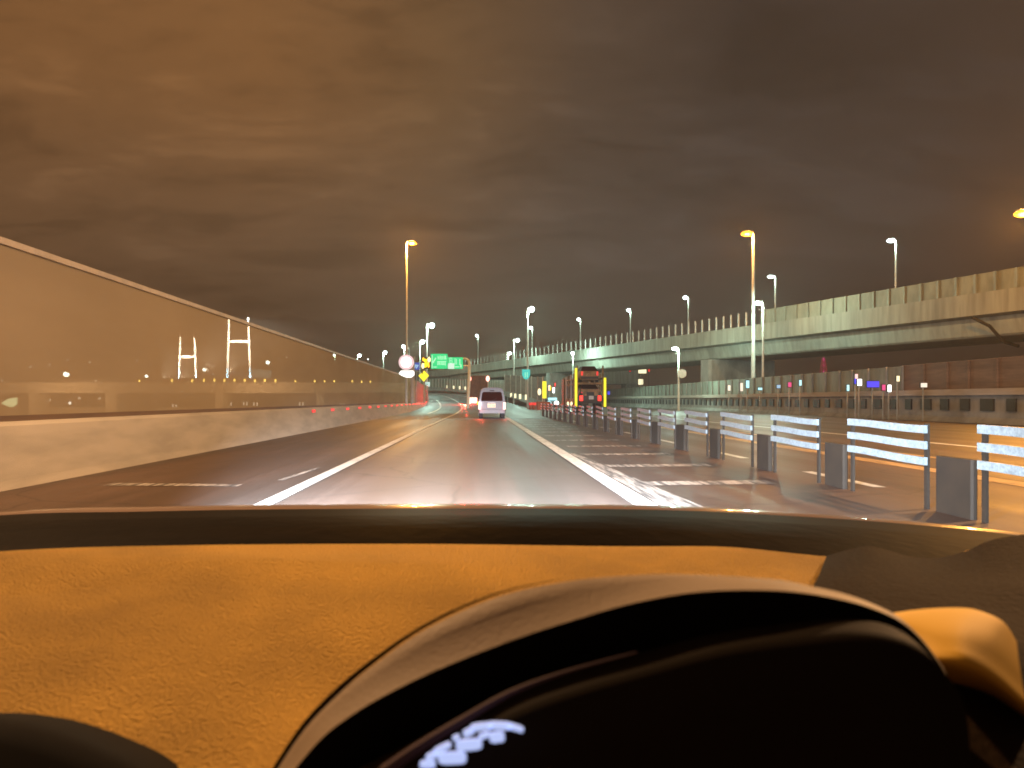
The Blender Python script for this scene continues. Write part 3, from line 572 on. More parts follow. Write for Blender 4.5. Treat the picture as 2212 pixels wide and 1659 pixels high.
# fence: ribbed panels near, bare posts far
fe = thing('noise_fence', 'ribbed grey-green panels along the near part of the viaduct parapet', 'noise fence', (VX_(60), 60, 9.4))
FP = [Vector((VX_(y), y, 0)) for y in (0, 20, 40, 55, 70, 82)]
o = build('panel', MB().sweep(FP, [(-.03, 9.402), (-.03, 10.85), (.03, 10.85), (.03, 9.402)]), M['green_wall'], fe); fix_normals(o)
for i in range(30):
    y = 37 + 1.53 * i; build('post', MB().box((VX_(y) - .05, y, 10.13), (.10, .3, 1.46)), M['green_wall'], fe)
pf = thing('post_fence', 'row of bare upright posts along the far part of the viaduct parapet', 'post fence', (VX_(120), 120, 9.4))
y = 83; i = 0
while y < 203:
    p = Vector((VX_(y), y, 0)) if y < 190 else Vector((-8 + (206 - y) * .3, y, 0))
    build('post', MB().box((p.x, p.y, 10.15), (.15, .15, 1.5)), M['pole'], pf); y += 1.25 + .011 * (y - 83); i += 1
pf2 = thing('post_fence', 'second row of thin posts on the far edge of the viaduct', 'post fence', (VX_(120) + 10, 123, 8.3))
y = 94
while y < 150:
    p = Vector((VX_(y), y, 0)) + vn * 10.3; build('post', MB().box((p.x, p.y, 9.6), (.14, .14, 2.7)), M['pole'], pf2); y += 2.3
# lower viaduct behind
lv = thing('viaduct', 'lower grey viaduct lit green behind the car carrier', 'viaduct', (20, 176, 0))
o = build('girder', MB().plate([(-1, 4.9), (37.8, 4.9), (37.8, 8.6), (14, 8.2), (12, 5.95), (-1, 5.95)], 175, 8), M['girder'], lv); fix_normals(o)
for x, wd in ((15.2, 2.4), (24.8, 5.5), (36.2, 3.2)): build('pier', MB().box((x, 178, .9), (wd, 5, 7.98), bev=.2), M['concrete_grey'], lv)
build('parapet', MB().box((26, 174.9, 9.1), (23.6, .25, .9)), M['green_wall'], lv)

# ------------------------------------------------------------------ far side of the carriageway
rb = thing('concrete_barrier', 'long grey barrier with dark recesses on the far side of the right carriageways', 'concrete barrier', (26, 100, 0))
RB = [Vector((26, y, 0)) for y in (14, 30, 50, 80, 120, 168)]
o = build('wall', MB().sweep(RB, [(-.25, 0), (-.2, .12), (0, .3), (0, 1.45), (.4, 1.45), (.4, 0)]), M['concrete_grey'], rb); fix_normals(o)
o = build('top_ledge', MB().sweep(RB, [(-.25, 1.453), (-.25, 1.78), (.45, 1.78), (.45, 1.453)]), M['concrete'], rb); fix_normals(o)
for i in range(70):
    y = 28 + 1.75 * i; build('recess', MB().box((25.97, y, .95), (.12, .8 + .2 * sin(i * 2.3), .62)), M['dark'], rb)
rw = thing('noise_wall', 'tall rusty brown noise wall rising to the right on the far barrier', 'noise wall', (26.5, 50, 1.78))
o = build('panel', MB().sweep([Vector((26.5, y, 0)) for y in (14, 30, 47)], [(0, 1.782), (0, 3.35), (.15, 3.35), (.15, 1.782)]), M['brown_wall'], rw); fix_normals(o)
o = build('lower_panel', MB().sweep([Vector((26.53, y, 0)) for y in (47, 80, 120, 168)], [(0, 1.782), (0, 3.3), (.1, 3.3), (.1, 1.782)]), M['green_wall'], rw); fix_normals(o)
for i in range(52):
    y = 30 + 2.1 * i + (i % 3) * .12; build('post', MB().box((26.46, y, 2.56), (.1, .12, 1.54)), M['concrete_grey'] if y > 47 else M['brown_wall'], rw)

# ------------------------------------------------------------------ street lamps
def street_lamp(px, py, ppx, d, zb, mat, light, size, label, group, power=0, rp=.09, bury=0):
    h = P(px, py, d); b = P(ppx, py, d); s = 1 if h.x > b.x else -1
    t = thing('street_lamp', label, 'street lamp', (b.x, d, zb), group)
    top = h.z + size * .35
    build('pole', MB().tube((b.x, d, zb - bury), (b.x, d, top - .25), rp * 1.3, rp * .8, 10), M['pole'], t)
    build('arm', MB().pipe([(b.x, d, top - .25), (b.x + s * .08, d, top), (h.x, d, top + .06)], rp * .7, 8), M['pole'], t)
    hd = build('lamp_head', MB().ball((h.x - s * .1 * size, d + .1 * size, h.z + size * .55), (size * .9, size * .7, size * .22)), M['steel'], t)
    build('lamp_glass', MB().ball((h.x, d, h.z), (size * (1.15 if d < 100 else .95), size * .9, size * (.5 if d < 100 else .85))), mat, hd)
    if power: lamp_light('lamp_light', (h.x, d - size * 1.1, h.z - size * .9), light, power, t, .3)
    return t
OR = 'orange sodium lamps over the road'; VI = 'white lamps along the viaduct'; RM = 'white lamps along the ramp'; LF = 'white lamps far off behind the left barrier'
street_lamp(890, 525, 878, 71, 0, E['sodium'], SOD2, .34, 'orange sodium lamp left of the road above the ramp signs', OR, 9000, .1)
street_lamp(1613, 505, 1627, 75, 0, E['sodium'], SOD2, .52, 'orange sodium lamp on a thick pole in front of the viaduct', OR, 4200, .16)
street_lamp(2207, 462, 2230, 44, 0, E['sodium'], SOD2, .38, 'orange sodium lamp cut off by the right edge of the photo', OR, 8000, .14)
def vl(px, py, ppx, lab, size=.33, power=0):
    Yv = 68.1 / ((ppx - CX) / F + .327); street_lamp(px, py, ppx, Yv, 8.25, E['mercury'], MER, size, lab, VI, power, .1)
vl(1925, 520, 1935, 'highest white lamp, above the viaduct at the right', .38, 500); vl(1665, 598, 1675, 'white lamp on the viaduct right of the orange lamp pole', .36, 400)
vl(1480, 643, 1487, 'white lamp on the viaduct above its ribbed fence', .34, 300); vl(1358, 670, 1362, 'white lamp on the viaduct between two others, above the bare posts', .34, 300)
vl(1250, 690, 1254, 'white lamp on the viaduct above the car carrier', .36, 300); vl(1147, 708, 1150, 'white lamp on the viaduct just below the tall lamp post head', .4, 300)
Yd = 200; street_lamp(1030, 725, 1033, Yd, 8.25, E['mercury'], MER, .42, 'white lamp on the viaduct above the white van', VI, 300, .12)
street_lamp(1148, 668, 1140, 105, 0, E['mercury'], MER, .46, 'tall white lamp whose post carries the teal shield sign', RM, 3500, .12)
street_lamp(1118, 735, 1110, 140, 0, E['mercury'], MER, .42, 'white lamp right of the van, shorter than the shield post', RM, 3500, .12)
street_lamp(1101, 763, 1097, 172, 0, E['mercury'], MER, .42, 'white lamp nearest right of the van, lowest of three', RM, 5000, .12)
street_lamp(932.5, 703, 922, 120, 0, E['mercury'], MER, .50, 'bright white lamp above the green signs at the bend', RM, 5500, .12, 3)
street_lamp(912.5, 738, 907, 155, 0, E['mercury'], MER, .50, 'white lamp above the amber flashing lamps', RM, 5000, .13, 3)
street_lamp(871.5, 748, 874, 176, 0, E['mercury'], MER, .44, 'white lamp right above the round sign', RM, 2500, .13, 3)
street_lamp(882, 752, 884, 205, 0, E['grey_lamp'], MER, .22, 'small dim lamp right of the one above the round sign', RM, 0, .1, 3)
street_lamp(832, 761, 828, 200, 0, E['mercury'], MER, .52, 'white lamp left of the round sign in open sky', RM, 2500, .13, 3)
street_lamp(776.5, 768, 772, 222, 0, E['mercury'], MER, .56, 'white lamp touching the top edge of the left barrier', RM, 600, .13, 3)
street_lamp(722, 767, 724, 236, 0, E['mercury'], MER, .46, 'white lamp seen through the barrier near its sloping top edge', RM, 300, .12, 3)
street_lamp(795, 776, 796, 250, 0, E['white'], MER, .28, 'tiny lamp right of the lamp touching the barrier edge', RM, 0, .1, 3)
street_lamp(1237, 763, 1237.6, 119, 0, E['mercury'], MER, .28, 'lamp under the viaduct lighting it green above the car carrier', 'lamps below the viaduct', 3500, .07)
street_lamp(1458, 753, 1466, 85, 0, E['mercury'], MER, .34, 'white lamp below the viaduct girder with a small sign on its post', 'lamps below the viaduct', 2600, .1)
street_lamp(1638, 655, 1648, 72, 0, E['mercury'], MER, .34, 'white lamp in front of the viaduct fence beside the thick orange lamp pole', 'lamps below the viaduct', 3000, .1)
street_lamp(1187, 801, 1188, 150, 0, E['mercury'], MER, .38, 'small white lamp under the viaduct left of the car carrier', 'lamps below the viaduct', 6000, .08)
c = P(1471, 807, 84.7); t = thing('small_sign', 'small grey round sign on the lamp post below the viaduct', 'road sign', (c.x, 84.6, c.z)); build('panel', MB().plate(circle(c.x + .1, c.z, .5, 20), 84.6, .04), M['pole'], t); build('bracket', MB().box((c.x - .05, 84.75, c.z), (.7, .25, .08)), M['steel'], t)
# lamps behind and beside the camera that light the dashboard, parapet and carriageway
def plain_sodium(x, y, z, s, power, label):
    t = thing('street_lamp', label, 'street lamp', (x, y, 0), OR)
    build('pole', MB().tube((x, y, 0), (x, y, z), .12, .08, 10), M['pole'], t); build('arm', MB().pipe([(x, y, z), (x + s * .9, y, z + .2)], .06, 8), M['pole'], t)
    hd = build('lamp_head', MB().box((x + s * 1.1, y, z + .22), (.7, .3, .14), bev=.03), M['steel'], t); build('lamp_glass', MB().ball((x + s * 1.1, y, z + .1), (.3, .14, .08)), E['sodium'], hd)
    lamp_light('lamp_light', (x + s * 1.1, y, z - .15), SOD, power, t, .35)
plain_sodium(-7.1, 6.5, 11, 1, 6400, 'orange sodium lamp beside the camera, out of the photo on the left')
plain_sodium(17, 13, 12, -1, 17000, 'orange sodium lamp out of the photo on the right')

# ------------------------------------------------------------------ beyond the left barrier
br = thing('cable_stayed_bridge', 'far cable-stayed bridge with two pale H-shaped towers, seen through the left barrier', 'bridge', (-560, 1500, GZ))
D1, D2 = 1500.0, 2280.0
def pylon(d, pts, zc, lab):
    kx = lambda px, py: P(px, py, d)
    (a0, b0, a1, b1) = pts; m = MB()
    w0 = 3.6 / F * d; w1 = 4.6 / F * d
    for top, bot in ((a0, a1), (b0, b1)):
        t_, b_ = kx(*top), kx(*bot); b_.z = GZ - 2; n = 4
        vs = [b_ + Vector((sx * w1 / 2, sy * w1 / 2, 0)) for sx, sy in ((-1, -1), (1, -1), (1, 1), (-1, 1))] + [t_ + Vector((sx * w0 / 2, sy * w0 / 2, 0)) for sx, sy in ((-1, -1), (1, -1), (1, 1), (-1, 1))]
        m.add(vs, [(0, 1, 5, 4), (1, 2, 6, 5), (2, 3, 7, 6), (3, 0, 4, 7), (4, 5, 6, 7), (3, 2, 1, 0)])
    c0 = kx((a0[0] + a1[0]) / 2, zc); c1 = kx((b0[0] + b1[0]) / 2, zc); m.box((c0 + c1) / 2, ((c1 - c0).length, w0 * .8, 5.5 / F * d))
    o = build('tower', m, M['tower'], br); props(o, lab); return o
M['tower'] = material('floodlit_tower', (.8, .8, .76), .6, .1, .02)
pylon(D1, ((495.5, 686), (536.6, 686), (490, 817), (543, 817)), 737.5, 'larger nearer tower')
pylon(D2, ((390, 729), (421, 729), (385.5, 817), (425.5, 817)), 770.5, 'smaller farther tower')
def slab(p, q, w_, h_):
    m = MB(); d = (q - p); u = Vector((d.y, -d.x, 0)).normalized() * w_ / 2; z = Vector((0, 0, h_))
    return m.add([p - u, p + u, q + u, q - u, p - u + z, p + u + z, q + u + z, q - u + z], [(3, 2, 1, 0), (4, 5, 6, 7), (0, 1, 5, 4), (1, 2, 6, 5), (2, 3, 7, 6), (3, 0, 4, 7)])
pa, pb_ = P(516, 826, D1), P(405, 826, D2); dd = (pb_ - pa); build('bridge_deck', slab(pa - dd * .6, pb_ + dd * .5, 25, 5), M['girder'], br)
def flood(p, q, color, power, ang):
    l = bpy.data.lights.new('tower_floodlight', 'SPOT'); l.color = color; l.energy = power; l.spot_size = radians(ang); l.spot_blend = .8; l.shadow_soft_size = 2
    o = bpy.data.objects.new('tower_floodlight', l); col.objects.link(o); o.location = p - br.location; o.parent = br; o.rotation_euler = (q - p).to_track_quat('-Z', 'Y').to_euler()
for d_, legs, yt, pw in ((D1, (492.5, 540), 735, 2e7), (D2, (388, 424), 765, 5e7)):
    for px in legs:
        q = P(px, yt, d_); p = Vector((q.x, d_ - 130, 52)); flood(p, q, (1, .95, .82), pw, 50)
        q2 = P(px, 812, d_); flood(p, q2, (.35, .7, 1), pw * .9, 16)
# near-left elevated road
ev = thing('viaduct', 'low elevated road with wide piers seen through the left barrier', 'viaduct', (-90, 190, GZ))
yv = 190.0
def EX(px): return (px - CX) / F * yv
def EZ(py): return CH + (CY - py) / F * yv
ed = MB().box(((EX(-120) + EX(880)) / 2, yv + 5, (EZ(826) + EZ(849)) / 2), (EX(880) - EX(-120), 10, EZ(826) - EZ(849)))
build('deck', ed, M['rail'], ev)
build('railing', MB().box(((EX(-120) + EX(880)) / 2, yv, (EZ(817) + EZ(826)) / 2 ), (EX(880) - EX(-120), .12, EZ(817) - EZ(826) - .01)), M['brown_metal'], ev)
for px in (65, 236, 470, 690, 850): build('pier', MB().box((EX(px), yv + 4, (EZ(849) + GZ) / 2 - .01), (1.9 if px != 236 else 3, 6, EZ(849) - GZ)), M['rail'], ev)
build('lower_wall', MB().box(((EX(-120) + EX(880)) / 2, yv + 9, (EZ(880) + GZ) / 2), (EX(880) - EX(-120), .4, EZ(880) - GZ)), M['rail'], ev)
lamp_light('road_fill_light', (EX(150), yv - 12, 4), (1, .7, .4), 9000, ev); lamp_light('road_fill_light', (EX(560), yv - 12, 4), (1, .7, .4), 9000, ev)  # no lamps stand here, lights added to brighten the elevated road
# marker lamps on its rail
mk_px = [(5, 824), (207, 824), (301, 824), (371.5, 823.5), (415, 824), (440.5, 823), (463, 823), (484.5, 823), (506.5, 823), (528.5, 823), (550.5, 824), (572, 823.5), (595, 824), (638, 825), (680, 825), (701, 825), (722, 825), (761, 825), (781, 826), (800, 826)]
for i, (px, py) in enumerate(mk_px):
    near = ['at the left edge of the photo', 'left of the two towers, alone', 'midway between the photo edge and the small tower', 'just left of the small tower', 'at the right leg of the small tower', 'first right of the small tower', 'second right of the small tower', 'left leg side of the big tower', 'between the legs of the big tower, left one', 'between the legs of the big tower, right one', 'below the pale board', 'first right of the pale board', 'second right of the pale board', 'third right of the pale board', 'fifteenth from the left', 'sixteenth from the left', 'below the lamp by the barrier edge', 'third from the right end', 'second from the right end', 'rightmost of the row'][i]
    c = P(px, py - 1.5, yv - .3); t = thing('marker_lamp', 'yellow marker lamp on the far railing, ' + near, 'marker lamp', (c.x, c.y, c.z - .3), 'yellow marker lamps in a row on the far railing')
    s = 1.0 if 3 <= i <= 12 else .75
    build('lamp', MB().ball(c, (.28 * s, .1, .42 * s)), E['yellow_dim'] if i > 1 else E['grey_lamp'], t); build('stem', MB().tube((c.x, c.y + .05, c.z - .9), (c.x, c.y + .05, c.z), .05, n=6), M['steel'], t)
# far lamps on poles behind the barrier
far = [(66, 793, .55, 'grey', 'far lamp on the hillside, leftmost of the upper row'), (107, 787, .55, 'grey', 'far lamp second from the left above the big white one'), (146, 778, .5, 'grey', 'far lamp highest above the big white lamp'), (194, 782, .6, 'grey', 'far lamp right of the big white lamp and higher'), (296, 778.5, .5, 'grey', 'far lamp alone between the white lamp and the small tower'),
       (143, 808.5, 1.5, 'merc', 'big bright white lamp low on the left'), (316.5, 812.5, .9, 'merc', 'white lamp low left of the small tower'), (441.5, 798.5, 1.0, 'merc', 'white lamp between the two towers'), (578.5, 783, 1.1, 'merc', 'white lamp right of the big tower above the pale board'), (377, 774, .5, 'grey', 'dim lamp touching the left leg of the small tower'), (501, 775, .5, 'grey', 'dim lamp between the legs of the big tower'), (602, 774.5, .4, 'grey', 'dim lamp first right of the big tower lamp'), (620, 772, .45, 'grey', 'dim lamp second right of the big tower lamp'), (696, 770, .4, 'grey', 'dim lamp left of the lamp near the barrier edge')]
for px, py, s, kd, lab in far:
    d = 380 if kd == 'merc' else 420
    street_lamp(px, py, px + .6, d, GZ, E['mercury'] if kd == 'merc' else E['grey_lamp'], MER, s * (1.0 if kd == 'merc' else 1.1), lab, LF, 0, .12)
for px, py, s, lab in [(92, 869, .85, 'bluish light under the low elevated road, left pair'), (107.5, 864, .45, 'dim light under the low elevated road, left pair'), (151, 870.5, .5, 'small white light low under the elevated road'), (171, 860, .45, 'small dim light just under the elevated deck'), (215, 861, .4, 'small dim light beside the wide pier'), (253, 856, .5, 'small light right of the wide pier')]:
    c = P(px, py, 260); t = thing('far_lamp', lab, 'lamp', (c.x, 260, GZ), 'small lights below the elevated road'); build('lamp', MB().ball(c, (s * 1.1, .3, s * 1.1)), E['white'] if s > .46 else E['grey_lamp'], t); build('post', MB().tube((c.x, 260, GZ), (c.x, 260, c.z), .08, n=6), M['steel'], t)
c = P(21, 869, 255); t = thing('floodlight', 'large greenish floodlight at the left edge below the elevated road', 'floodlight', (c.x, 255, GZ)); build('lamp', MB().plate([(c.x - 3, c.z - .4), (c.x + .6, c.z - 1.9), (c.x + 2.4, c.z - .6), (c.x + 2.4, c.z + 1.6), (c.x - .6, c.z + 1.2)], 255, .3), emit('green_floodlight', (.8, 1, .6), 1.5), t); build('post', MB().tube((c.x, 255.3, GZ), (c.x, 255.3, c.z), .15, n=8), M['steel'], t)
for i, (px, py, lab) in enumerate([(482, 873, 'lit window strip below the big tower, first of three'), (495, 873, 'lit window strip below the big tower, second of three'), (529, 872, 'lit window strip right of the other two, below the pale board'), (376, 877, 'pale lit strip below the small tower'), (551, 873, 'dim strip below the pale board'), (650, 872.5, 'dim double strip between the barrier middle and the red glow'), (739, 875, 'dim strip near the red glow on the parapet')]):
    c = P(px, py, 230); t = thing('lit_hut', lab, 'hut', (c.x, 230, GZ), 'small lit huts under the elevated road')
    build('wall', MB().box((c.x, 231, (c.z + 1 + GZ) / 2), (4.4, 1.6, c.z + 1 - GZ)), M['brown_metal'], t); build('roof', MB().box((c.x, 231, c.z + 1.08), (4.8, 2, .14)), M['dark'], t)
    for q in (0, 1): build('window', MB().box((c.x - .4 + .95 * q, 230.18, c.z), (.42, .08, 1.1)), E['grey_lamp'], t)
c = P(562, 807, 330); t = thing('billboard', 'pale board on legs beside the big tower', 'billboard', (c.x, 330, GZ))
build('board', MB().plate([(c.x - 4, c.z - 1.6), (c.x + 4.6, c.z - 2.1), (c.x + 5, c.z + 1.4), (c.x - 4, c.z + 2.1)], 330, .3), emit('pale_board', (.5, .7, .68), .42), t)
for x in (-3.4, 4.2): build('leg', MB().box((c.x + x, 330.5, (c.z + GZ) / 2), (.4, .3, c.z - GZ)), M['steel'], t)
# dark shore hills
hl = MB(); 
for k_ in range(2):
    base = 1900 + 900 * k_; top = [];
    xs = [(-2600 + 130 * i) for i in range(44)]
    vs = []
    for i, x in enumerate(xs):
        h_ = (34 + 26 * k_) + 18 * sin(i * .7 + k_ * 2) + 10 * sin(i * 1.9 + 1) + random.uniform(-3, 3); vs += [(x, base, GZ - 1), (x, base + 250, GZ + h_ * (1.0 if x < 300 else .55))]
    hl.add(vs, [(2 * i, 2 * i + 2, 2 * i + 3, 2 * i + 1) for i in range(len(xs) - 1)])
struct('hills', hl, material('hill_cover', (.03, .035, .025), .95, .4, .01))

# ------------------------------------------------------------------ small lights on the right
Y0 = 205
def sg(px, py, wd, hg, mt, lab, d=None, name='lit_sign', cat='lit sign'):
    d = d or Y0; c = P(px, py, d); k = d / F; fr = min(.2, 2.2 * k); dp = min(.2, 3 * k)
    t = thing(name, lab, cat, (c.x, d, 0), None)
    build('screen', MB().box((c.x, d, c.z), (wd * k, dp, hg * k)), E[mt], t)
    build('frame', MB().box((c.x, d + dp + .01, c.z), (wd * k + fr, dp, hg * k + fr)), M['dark'], t)
    build('leg', MB().box((c.x, d + dp + .02, c.z / 2), (.06, .06, c.z)), M['steel'], t)
def right_d(px): return min(120, 25.4 / ((px - CX) / F)) - .5
for px, py, wd, hg, mt, lab in [(1886, 830, 25, 13, 'blue', 'wide blue lit screen above the far barrier'), (1849, 823, 5, 12, 'blue', 'narrow blue lit sign left of the white lamp sign'), (1857, 826, 8, 14, 'white', 'bright white lit sign between the blue screens'), (1850, 813, 5, 10, 'sign_rim', 'pinkish white lit sign atop the narrow blue one'),
        (1832, 838, 4, 13, 'cyan', 'small pale blue lit sign near the barrier top'), (1909, 837, 6, 12, 'magenta', 'small magenta and white lit sign right of the blue screen'), (1921.5, 839, 6, 15, 'white', 'upright white lit sign right of the magenta one'), (1940, 818, 5, 12, 'cream', 'cream lit sign high to the right of the blue screen'),
        (1729, 827, 4, 12, 'cyan', 'thin pale blue lit sign in the middle of the far side'), (1706, 831, 6, 10, 'magenta', 'small reddish lit sign left of the thin pale blue one'), (1615, 830, 6, 16, 'cyan', 'pale blue glowing sign at the foot of the orange lamp pole'), (1602, 836, 5, 18, 'grey_lamp', 'dim white sign left of the orange lamp pole'), (1575, 838, 5, 12, 'grey_lamp', 'dim white sign under the wide pier'), (1642, 840, 8, 5, 'cyan', 'low pale lit sign right of the orange lamp pole'), (1996, 832, 12, 9, 'grey_lamp', 'dim pale lit sign at the foot of the brown wall'), (1682, 835, 7, 7, 'sign_arrow', 'dim bluish lit sign')]:
    sg(px, py, wd, hg, mt, lab, right_d(px))
for px, py, wd, hg, mt, lab in [(1624, 0, 0, 0, '', '')][:0]: pass
for px, py, wd, hg, mt, lab, d in [(1387.5, 800, 17, 13, 'cream', 'white lit notice high beside the lower viaduct pier', 150), (1384, 825, 10, 12, 'cream', 'small white lit notice below the high one', 151), (1361, 798, 3, 10, 'red_dim', 'thin red light left of the high white notice', 150), (1402, 797, 3, 12, 'red_dim', 'thin red light at the right of the high white notice', 150.5),
        (1408, 842, 4, 9, 'cyan', 'small pale blue light below the white notices', 152), (1417, 846, 3, 14, 'red_dim', 'thin red light below the white notices', 153), (1317, 849, 9, 7, 'blue', 'dim blue light right of the car carrier', 150), (1339, 851, 4, 11, 'white', 'small white light right of the car carrier', 151), (1459, 847, 5, 10, 'blue', 'small blue light under the viaduct lamp post', 152), (1451, 846, 4, 14, 'cream', 'small cream light beside the small blue one', 152.5), (1196, 843, 4, 12, 'white', 'small white light above the far car', 125), (1187, 838, 4, 11, 'red_hot', 'small red light right of the yellow gore marker', 124), (1199, 831, 3, 8, 'red_dim', 'tiny red light above the far car', 126)]:
    sg(px, py, wd, hg, mt, lab, d, 'signal_light', 'signal light')
c = P(1779, 805, 700); t = thing('radio_mast', 'red and white lattice mast with red lamps far behind the barrier', 'mast', (c.x, 700, GZ))
m = MB(); ztop = P(1779, 774, 700).z
for sx, sy in ((-1, -1), (1, -1), (1, 1), (-1, 1)): m.tube((c.x + sx * 5.2, 700 + sy * 5.2, GZ), (c.x + sx * .9, 700 + sy * .9, ztop), .5, .35, 6)
for j in range(7):
    f = j / 7; z = GZ + (ztop - GZ) * f; r = 5.2 - 4.3 * f; z2 = GZ + (ztop - GZ) * (f + 1 / 7); r2 = 5.2 - 4.3 * (f + 1 / 7)
    m.tube((c.x - r, 700 - r, z), (c.x + r2, 700 - r2, z2), .3, n=5); m.tube((c.x + r, 700 - r, z), (c.x - r2, 700 - r2, z2), .3, n=5)
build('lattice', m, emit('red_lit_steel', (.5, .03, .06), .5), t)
for py in (777, 790, 803): q = P(1779, py, 699); build('lamp', MB().ball(q, (.9, .5, 2.2 if py == 777 else 1.2)), E['magenta'], t)

# ------------------------------------------------------------------ our own car: bonnet edge, cowl, dashboard, instruments
car = thing('car', 'amber-lit dashboard and instrument hood of the car the picture is taken from', 'car', (-.2, .6, .8))
def curve(pts, d, n=14):
    pts = [Vector((a, b, 0)) for a, b in pts]; return [P(v.x, v.y, d(v.x) if callable(d) else d) for v in spline(pts, n)]
A = [(-500, 1150), (0, 1107), (300, 1099), (600, 1094), (1106, 1092), (1450, 1096), (1700, 1108), (1950, 1125), (2212, 1152), (2700, 1220)]
def drop(row, dz, dy): return [v + Vector((0, dy, -dz)) for v in row]
a0 = curve(A, 1.75)
bon = MB().grid([drop(a0, .55, .55), drop(a0, .16, .42), drop(a0, .05, .26), drop(a0, .012, .12), a0, drop(a0, .005, -.04), drop(a0, .03, -.10)]); o = build('bonnet', bon, M['bonnet'], car, True)
Bp = [(-500, 1235), (0, 1191), (400, 1178), (900, 1175), (1317, 1180), (1560, 1181), (1722, 1196), (1790, 1201), (1835, 1189), (1884, 1184), (1924, 1192), (1965, 1206), (2025, 1210), (2086, 1197), (2212, 1165), (2700, 1140)]
c0 = curve([(p, q + 6) for p, q in A], 1.60); 
A2 = [(-500, 1175), (0, 1130), (300, 1121), (600, 1116), (1106, 1114), (1450, 1118), (1700, 1131), (1950, 1150), (2212, 1178), (2700, 1240)]
A3 = [(-500, 1200), (0, 1155), (300, 1145), (600, 1142), (1106, 1140), (1450, 1146), (1700, 1160), (1950, 1180), (2212, 1200), (2700, 1250)]
cw_ = MB().grid([drop(c0, .08, .02), c0, curve(A2, 1.42), curve(A3, 1.28), curve([(-500, 1250), (0, 1205), (300, 1195), (600, 1190), (1106, 1190), (1450, 1195), (1700, 1210), (1950, 1220), (2212, 1225), (2700, 1270)], 1.18)])
cwl = build('cowl', cw_, M['cowl'], car, True)
gl = [(560, 1094, 36, 4), (745, 1106, 22, 3), (700, 1107, 14, 2), (500, 1118, 14, 2), (590, 1119, 16, 3), (525, 1133, 12, 2), (560, 1132, 10, 2), (580, 1139, 9, 2)]
# wiper arm lying across the cowl
# dashboard top
b0 = curve(Bp, 1.0, 10)
def row(y, d, bul=0): return [P(v, y + bul * ((v - 900) / 1400) ** 2, d) for v in [(-500 + (3200) * i / (len(b0) - 1)) for i in range(len(b0))]]
def blendrow(f, target): return [b0[i].lerp(target[i], f) for i in range(len(b0))]
r_end = row(1760, .47); r_mid = row(1480, .62, 10); r_up = row(1290, .80, 10)
lip = [v + Vector((0, .035, -.012)) for v in b0]; lip2 = [v + Vector((0, .05, -.09)) for v in b0]; dn = [b0[i].lerp(r_up[i], .12) + Vector((0, 0, .004)) for i in range(len(b0))]
xs_ = [(-500 + 3200 * i / (len(b0) - 1)) for i in range(len(b0))]
rows = [lip2, lip, b0, dn]
b_x = [CX + v.x / v.y * F for v in b0]
def rowx(y, d, bul=0): return [P(v, y + bul * ((v - 900) / 1400) ** 2, d) for v in b_x]
r_up = rowx(1290, .80, 10); r_mid = rowx(1480, .62, 10); r_end = rowx(1760, .47)
seq = []
for f in (.12, .3, .5, .75, 1.0): seq.append([b0[i].lerp(r_up[i], f) for i in range(len(b0))])
for f in (.33, .66, 1): seq.append([r_up[i].lerp(r_mid[i], f) for i in range(len(b0))])
for f in (.33, .66, 1): seq.append([r_mid[i].lerp(r_end[i], f) for i in range(len(b0))])
for ri, r_ in enumerate(seq):
    for i, v in enumerate(r_):
        px = b_x[i]; py = CY - (v.z - CH) / v.y * F
        v.z -= .016 * math.exp(-((px - 760) / 230) ** 2 - ((py - 1480) / 130) ** 2)
        v.z += .010 * math.exp(-((px - 450) / 500) ** 2 - ((py - 1225) / 26) ** 2)
        v.z -= .012 * math.exp(-((px - 20) / 260) ** 2 - ((py - 1262) / 40) ** 2)
build('dashboard', MB().grid([lip2, lip, b0] + seq), M['dash'], car, True)
# right-hand part of the dashboard, its shade put into a darker colour
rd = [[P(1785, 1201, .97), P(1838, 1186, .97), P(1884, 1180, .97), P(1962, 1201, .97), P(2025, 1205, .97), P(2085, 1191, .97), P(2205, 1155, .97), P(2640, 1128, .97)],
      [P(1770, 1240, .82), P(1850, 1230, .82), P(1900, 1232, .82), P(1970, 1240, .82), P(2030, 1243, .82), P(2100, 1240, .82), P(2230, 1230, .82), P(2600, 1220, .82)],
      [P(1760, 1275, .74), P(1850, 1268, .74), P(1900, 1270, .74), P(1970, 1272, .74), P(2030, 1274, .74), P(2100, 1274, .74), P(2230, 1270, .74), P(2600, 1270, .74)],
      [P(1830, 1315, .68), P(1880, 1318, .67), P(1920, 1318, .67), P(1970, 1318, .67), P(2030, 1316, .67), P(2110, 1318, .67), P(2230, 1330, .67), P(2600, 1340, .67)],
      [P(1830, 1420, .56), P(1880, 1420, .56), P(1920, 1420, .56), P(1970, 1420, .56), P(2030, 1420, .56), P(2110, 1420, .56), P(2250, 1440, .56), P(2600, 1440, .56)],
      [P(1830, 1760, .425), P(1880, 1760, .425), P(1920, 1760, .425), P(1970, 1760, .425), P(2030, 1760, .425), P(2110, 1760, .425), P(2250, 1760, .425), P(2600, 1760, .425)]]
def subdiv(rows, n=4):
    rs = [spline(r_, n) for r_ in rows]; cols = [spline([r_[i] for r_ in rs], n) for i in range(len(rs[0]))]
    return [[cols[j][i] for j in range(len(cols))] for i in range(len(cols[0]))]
build('shaded_dash_side', MB().grid(subdiv(rd)), M['dash_shade'], car, True)
